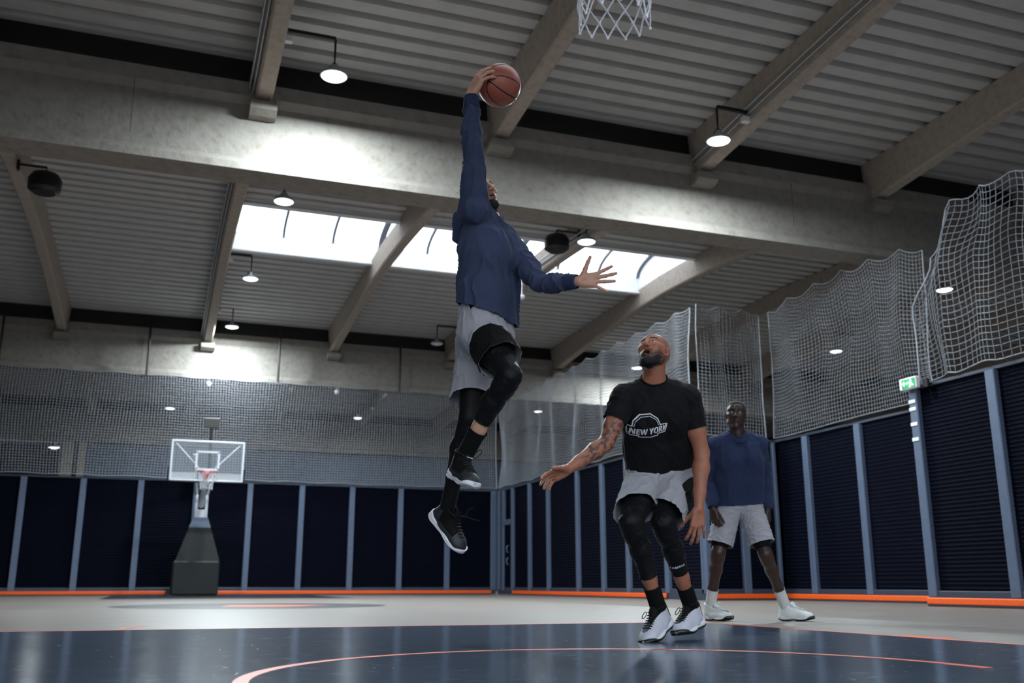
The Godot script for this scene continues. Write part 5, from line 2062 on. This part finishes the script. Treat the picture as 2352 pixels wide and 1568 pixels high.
	var fold := folds(8, J.sh_l + J.sh_r - J.hip_l * 2.0 + J.right * 0.25, 7.0, 1.8, 0.006)
	sk = F.nets([[Vector3(2.678, 0.912, -4.921) - base, Vector3(0.253, -0.961, -0.109)]])
	for side in ["r", "l"]:
		var sh: Vector3 = J["sh_" + side]
		var el: Vector3 = J["el_" + side]
		var sl := [[J.neck.lerp(sh, 0.55), sh, 0.056, 0.066, 0.04], [sh, sh.lerp(el, 0.3), 0.068, 0.067, 0.04], [sh.lerp(el, 0.3), sh.lerp(el, 0.75), 0.066, 0.068, 0.02]]
		sk.add(field_of(sl, 0.0, 0.007).nets([[sh.lerp(el, 0.50 if side == "r" else 0.54), el - sh]]))
	sk.displace(fold)
	sk.displace(folds(9, J.sh_r - J.hip_l, 13.0, 3.0, 0.003))
	var tee := part("t_shirt", sk.mb(), M.black_tee, t)
	var ring := PackedVector3Array()
	for k in 28:
		var a := TAU * k / 28.0
		ring.append(rim_point(F, J.neck, J.up, J.right * cos(a) + J.front * sin(a), 0.0725))
	var b := MB.new()
	b.tube(ring, 0.0055, 7, true)
	part("neckband", b, M.black_tee, tee)
	# chest print
	var o: Vector3 = Vector3(2.492, 1.160, -4.747) - base
	var ux: Vector3 = -J.right
	var uy: Vector3 = J.up
	var fr: Vector3 = J.front
	o = o - fr * ((o - J.chest).dot(fr)) + fr * 0.17
	var print := MB.new()
	var k7 := 0.00061
	var line := PackedVector2Array()
	for p in [[742, 785], [778, 785], [796, 735], [856, 680], [945, 678], [1004, 728], [1022, 790], [1088, 795], [1062, 872], [986, 868], [986, 886], [822, 884], [822, 872], [742, 872]]:
		line.append(Vector2((p[0] - 915) * k7, (800 - p[1]) * k7))
	var dx: Vector3 = ux * 0.0009
	for q in [lettering("NEW YORK", 0.033, "Droid Sans", 600, o + uy * (-0.0195) + dx, ux, uy + ux * 0.18, fr, F, fold, 0.84), ribbon(line, 0.006, true, o, ux, uy, fr, F, fold), lettering("NEW YORK", 0.033, "Droid Sans", 600, o + uy * (-0.0195) - dx, ux, uy + ux * 0.18, fr, F, fold, 0.84)]:
		join(print, q)
	var inner := PackedVector2Array()
	for p in [[792, 788], [812, 742], [862, 700], [938, 698], [990, 738], [1006, 788]]:
		inner.append(Vector2((p[0] - 915) * k7, (800 - p[1]) * k7))
	join(print, ribbon(inner, 0.003, false, o, ux, uy, fr, F, fold))
	tag(part("chest_print", print, M.white_print, tee), "white NEW YORK lettering in a shield outline")
	# shorts with a dark side panel
	var sb := []
	for q in [-1.0, 1.0]:
		sb.append([J.pelvis + J.right * (0.075 * q) + J.up * 0.07, J.pelvis + J.right * (0.085 * q) - J.up * 0.04, 0.112, 0.122, 0.06])
	var lb := sb.duplicate()
	sb.append([J.hip_r, J.hip_r.lerp(J.kn_r, 1.1), 0.114, 0.106, 0.045])
	lb.append([J.hip_l, J.hip_l.lerp(J.kn_l, 1.1), 0.114, 0.106, 0.045])
	sk = field_of(sb, 0.0, 0.0075).nets([[J.hip_r.lerp(J.kn_r, 0.74), (J.kn_r - J.hip_r).normalized() - J.right * 0.45]])
	sk.add(field_of(lb, 0.0, 0.0075).nets([[J.hip_l.lerp(J.kn_l, 0.84), (J.kn_l - J.hip_l).normalized() + J.right * 0.45]]))
	sk.displace(folds(29, J.kn_l - J.hip_l + J.right * 0.2, 10.0, 4.0, 0.008))
	var shorts := part("shorts", sk.mb(), M.grey_melange, t)
	var axis: Vector3 = J.kn_l - J.hip_l
	var outer: Vector3 = -J.right
	var panel := func(p: Vector3, _nn: Vector3) -> float:
		var a: float = (p - J.hip_l).dot(axis) / axis.length_squared()
		if (p - J.hip_l).dot(outer) < -0.04: return -1.0
		var rad: Vector3 = (p - (J.hip_l + axis * a)).normalized()
		return clampf((rad.dot(outer) - lerpf(0.86, 0.40, smoothstep(-0.1, 0.6, a))) / 0.1, -1.0, 1.0)
	part("side_panel", sk.patch(panel, 0.0022).mb(), M.black_cloth, shorts)
	# tights, socks, shoes
	for side in ["r", "l"]:
		var kn: Vector3 = J["kn_" + side]
		var shank: Vector3 = J["an_" + side] - kn
		var hp: Vector3 = J["hip_" + side]
		var tb := []
		for q in B["leg_" + side]: tb.append([q[0], q[1], q[2] + 0.006, q[3] + 0.006, q[4]])
		F = field_of(tb, 0.0, 0.0072)
		var wr := folds(33, kn - hp + J.right * 0.3, 20.0, 12.0, 0.003)
		sk = F.nets([[kn + shank * (0.60 if side == "r" else 0.56), shank], [hp.lerp(kn, 0.3), hp - kn]])
		sk.displace(wr)
		var tights := part("tights", sk.mb(), M.black_stretch, t)
		if side == "l":
			var at: Vector3 = kn + shank * 0.455
			var to: Vector3 = Vector3(-0.328, -0.242, 0.913)
			to = (to - shank.normalized() * to.dot(shank.normalized())).normalized()
			var uy2: Vector3 = -shank.normalized()
			var ux2: Vector3 = uy2.cross(to)
			tag(part("label_print", lettering("TARMAK", 0.0125, "Droid Sans", 700, at + to * 0.06 - ux2 * 0.004, ux2, uy2, to, F, wr, 1.12), M.white_print, tights), "small white lettering above the hem")
		tb = []
		for q in B["leg_" + side].slice(4): tb.append([q[0], q[1], q[2] + 0.007, q[3] + 0.008, q[4]])
		F = field_of(tb, 0.0, 0.0065)
		sk = F.nets([[kn + shank * 0.71, -shank]])
		part("sock", sk.mb(), M.black_sock, t)
		var X: Transform3D = XR if side == "r" else XL
		var e1 := PackedVector3Array()
		for k in 11:
			var a := TAU * k / 10.0
			e1.append(Vector3(-0.034 - 0.02 * (1 - cos(a)), 0.135 - 0.015 * (1 - cos(a)) + 0.010 * sin(a), 0.14 + 0.004 * sin(a)))
		shoe(t, X, M.shoe_pale, M.sole_white, M.sole_black, M.lace_black, M.black_cloth, 0.0, [e1, PackedVector3Array([Vector3(0.03, 0.14, 0.135), Vector3(0.055, 0.142, 0.12), Vector3(0.075, 0.15, 0.115)])], false, 2)

# where a neckline lies: straight down onto the cloth, r out from the neck
func rim_point(F: Field, neck: Vector3, up: Vector3, out: Vector3, r: float) -> Vector3:
	var p := neck + out * r + up * 0.10
	for k in 90:
		if F.at(p) < 0.003: break
		p -= up * 0.0025
	return p

func join(a: MB, b: MB) -> void:
	var k0 := a.v.size()
	a.v.append_array(b.v)
	a.n.append_array(b.n)
	a.c.append_array(b.c)
	for k in b.i: a.i.append(k + k0)

func watcher() -> void:
	var J := {
		"pelvis": Vector3(4.626, 1.014, -7.184),
		"chest": Vector3(4.591, 1.305, -7.086),
		"neck": Vector3(4.559, 1.519, -7.041),
		"head": Vector3(4.520, 1.688, -6.989),
		"sh_r": Vector3(4.415, 1.445, -7.145),
		"el_r": Vector3(4.404, 1.152, -7.282),
		"wr_r": Vector3(4.362, 0.911, -7.164),
		"sh_l": Vector3(4.749, 1.452, -7.023),
		"el_l": Vector3(4.875, 1.181, -7.138),
		"wr_l": Vector3(4.851, 0.904, -7.100),
		"hip_r": Vector3(4.560, 0.958, -7.234),
		"kn_r": Vector3(4.433, 0.558, -7.232),
		"an_r": Vector3(4.460, 0.103, -7.452),
		"hip_l": Vector3(4.716, 0.958, -7.177),
		"kn_l": Vector3(4.763, 0.542, -7.041),
		"an_l": Vector3(5.027, 0.108, -7.182),
	}
	var base := Vector3(4.65, 0.0, -7.2)
	var t := thing("person", "standing player in navy hooded top, pale grey shorts and white shoes, watching from behind", "person", base)
	J = moved(J, base)
	frame_of(J)
	var B := limb_bones(J, 0.95)
	var HX := head_xf(J, Vector3(-0.538, -0.036, 0.842), Vector3(0.033, 0.998, 0.056))
	var paint := skin_paint(HX, Color(0.048, 0.028, 0.024), Color(0.06, 0.032, 0.030), 0.7, 0.0, 9)
	var body := MB.new()
	var all: Array = trunk_bones(J, -0.014) + B.arm_r + B.arm_l + B.leg_r + B.leg_l
	var F := field_of(all, 0.0, 0.011)
	F.cap(J.neck, J.head - HX.basis.y * 0.05 - HX.basis.z * 0.02, 0.060, 0.055, 0.03)
	var sk := F.nets()
	sk.paint(paint)
	sk.add_to(body)
	F = Field.new(J.head - Vector3(0.14, 0.19, 0.15), J.head + Vector3(0.14, 0.14, 0.15), 0.0034)
	head_field(HX, F, 0.0, J.neck)
	var head := F.nets()
	head.paint(paint)
	head.add_to(body)
	var f := Vector3(0.073, -0.993, 0.091)
	var n := Vector3(0.827, 0.194, -0.528)
	n = (n - f * n.dot(f)).normalized()
	var s := f.cross(n)
	var rest := [[0.5, 0.8, 0.5], [0.55, 0.85, 0.5], [0.6, 0.9, 0.5], [0.65, 0.9, 0.5]]
	add_hand(body, hand_bones(J.wr_r, f, n, s, rest, [0.08, 0.02, -0.04, -0.10], f * 0.8 + s * 0.35 + n * 0.45, 0.3), J.wr_r, J.el_r, paint)
	f = Vector3(0.102, -0.985, -0.137)
	n = Vector3(-0.624, 0.128, -0.771)
	n = (n - f * n.dot(f)).normalized()
	s = n.cross(f)
	rest = [[0.3, 0.45, 0.3], [0.35, 0.5, 0.3], [0.4, 0.55, 0.35], [0.5, 0.6, 0.35]]
	add_hand(body, hand_bones(J.wr_l, f, n, s, rest, [0.08, 0.02, -0.05, -0.12], f * 0.85 + s * 0.3 + n * 0.3, 0.3), J.wr_l, J.el_l, paint)
	part("body", body, M.skin_deep, t)
	eyes(t, HX, HX.basis.z + HX.basis.y * 0.2)
	part("eyebrows", head.patch(brow_mask(HX), 0.0018, 0.001, 6).mb(), M.beard_hair, t)
	part("hair", head.patch(hair_mask(HX), 0.003, 0.001, 7).mb(), M.beard_hair, t)
	# hooded top
	var top: Array = trunk_bones(J, 0.020, 0.10)
	for k in 2: top[k * 5] = [top[k * 5][0], top[k * 5][1], 0.128, 0.120, 0.07]
	for side in ["r", "l"]:
		for q in B["arm_" + side]: top.append([q[0], q[1], q[2] + 0.014, q[3] + 0.014, q[4]])
	top.append([J.neck - J.front * 0.09 + J.right * 0.05, J.neck - J.front * 0.09 - J.right * 0.05, 0.05, 0.05, 0.04])
	F = field_of(top, 0.0, 0.008)
	F.cap(J.head, J.neck + J.up * 0.03, 0.09, 0.07, 0.02, 1)
	var fold := folds(18, J.neck - J.hip_r, 6.5, 1.8, 0.009)
	sk = F.nets([[J.wr_r - (J.wr_r - J.el_r).normalized() * 0.02, J.wr_r - J.el_r, 0.09], [J.wr_l - (J.wr_l - J.el_l).normalized() * 0.02, J.wr_l - J.el_l, 0.09], [Vector3(4.606, 0.956, -7.152) - base, Vector3(0.129, -0.969, -0.211), 0.25]])
	sk.displace(fold)
	sk.displace(folds(16, J.up + J.right * 0.5, 14.0, 3.5, 0.003))
	var hoodie := part("hooded_top", sk.mb(), M.navy_fleece, t)
	var b := MB.new()
	for q in [[0.078, 0.020, 0.0], [0.066, 0.016, 0.028]]:
		var ring := PackedVector3Array()
		for k in 28:
			var a := TAU * k / 28.0
			ring.append(J.neck + J.up * (0.004 + q[2] - 0.042 * maxf(0.0, sin(a)) + 0.02 * maxf(0.0, -sin(a))) + J.right * (cos(a) * q[0]) + J.front * (sin(a) * q[0] * 1.05 - 0.004))
		b.tube(ring, q[1], 8, true)
	part("hood", b, M.navy_fleece, hoodie)
	for side in ["r", "l"]:
		var wr: Vector3 = J["wr_" + side]
		var d: Vector3 = (wr - J["el_" + side]).normalized()
		part("cuff", band(wr - d * 0.075, wr - d * 0.012, 0.047, 0.042), M.navy_rib, hoodie)
	var o: Vector3 = J.chest + J.up * 0.03 + J.front * 0.16
	var pr := lettering("TRAINING", 0.030, "Droid Sans", 600, o, -J.right, J.up, J.front, F, fold, 1.35)
	join(pr, ribbon(PackedVector2Array([Vector2(-0.115, -0.040), Vector2(-0.02, -0.040)]), 0.012, false, o, -J.right, J.up, J.front, F, fold))
	join(pr, ribbon(PackedVector2Array([Vector2(0.0, -0.040), Vector2(0.115, -0.040)]), 0.012, false, o, -J.right, J.up, J.front, F, fold))
	tag(part("chest_print", pr, M.faint_print, hoodie), "faint tone-on-tone lettering")
	# shorts
	var sb := []
	for q in [-1.0, 1.0]:
		sb.append([J.pelvis + J.right * (0.07 * q) + J.up * 0.05, J.pelvis + J.right * (0.08 * q) - J.up * 0.06, 0.112, 0.118, 0.06])
	var lb := sb.duplicate()
	sb.append([J.hip_r, J.kn_r, 0.108, 0.105, 0.03])
	lb.append([J.hip_l, J.kn_l, 0.108, 0.105, 0.03])
	sk = field_of(sb, 0.0, 0.008).nets([[J.hip_r.lerp(J.kn_r, 0.84), J.kn_r - J.hip_r]])
	sk.add(field_of(lb, 0.0, 0.008).nets([[J.hip_l.lerp(J.kn_l, 0.80), J.kn_l - J.hip_l]]))
	sk.displace(folds(39, J.right, 16.0, 6.0, 0.008))
	part("shorts", sk.mb(), M.pale_melange, t)
	for side in ["r", "l"]:
		var kn: Vector3 = J["kn_" + side]
		var hp: Vector3 = J["hip_" + side]
		var shank: Vector3 = J["an_" + side] - kn
		var tb := []
		for q in B["leg_" + side].slice(0, 2): tb.append([q[0], q[1], q[2] + 0.006, q[3] + 0.010, q[4]])
		F = field_of(tb, 0.0, 0.0085)
		sk = F.nets([[hp.lerp(kn, 0.90), kn - hp], [hp.lerp(kn, 0.5), hp - kn]])
		part("under_shorts", sk.mb(), M.black_cloth, t)
		tb = []
		for q in B["leg_" + side].slice(4): tb.append([q[0], q[1], q[2] + 0.007, q[3] + 0.009, q[4]])
		F = field_of(tb, 0.0, 0.0075)
		sk = F.nets([[kn + shank * 0.66, -shank]])
		part("sock", sk.mb(), M.white_sock, t)
		var z := Vector3(0.329, -0.190, 0.925) if side == "r" else Vector3(0.632, -0.126, 0.765)
		z.y = 0.0
		var X := shoe_frame(Vector3.ZERO, z, Vector3.UP, 0.0)
		X.origin = J["an_" + side] - X.basis * Vector3(0, 0.098, 0.068)
		X.origin.y = 0.002
		var e1 := PackedVector3Array([Vector3(0.03, 0.14, 0.135), Vector3(0.05, 0.15, 0.13), Vector3(0.07, 0.14, 0.135)])
		shoe(t, X, M.shoe_white, M.sole_white, M.sole_black, M.lace_white, M.shoe_white, 0.0, [e1])
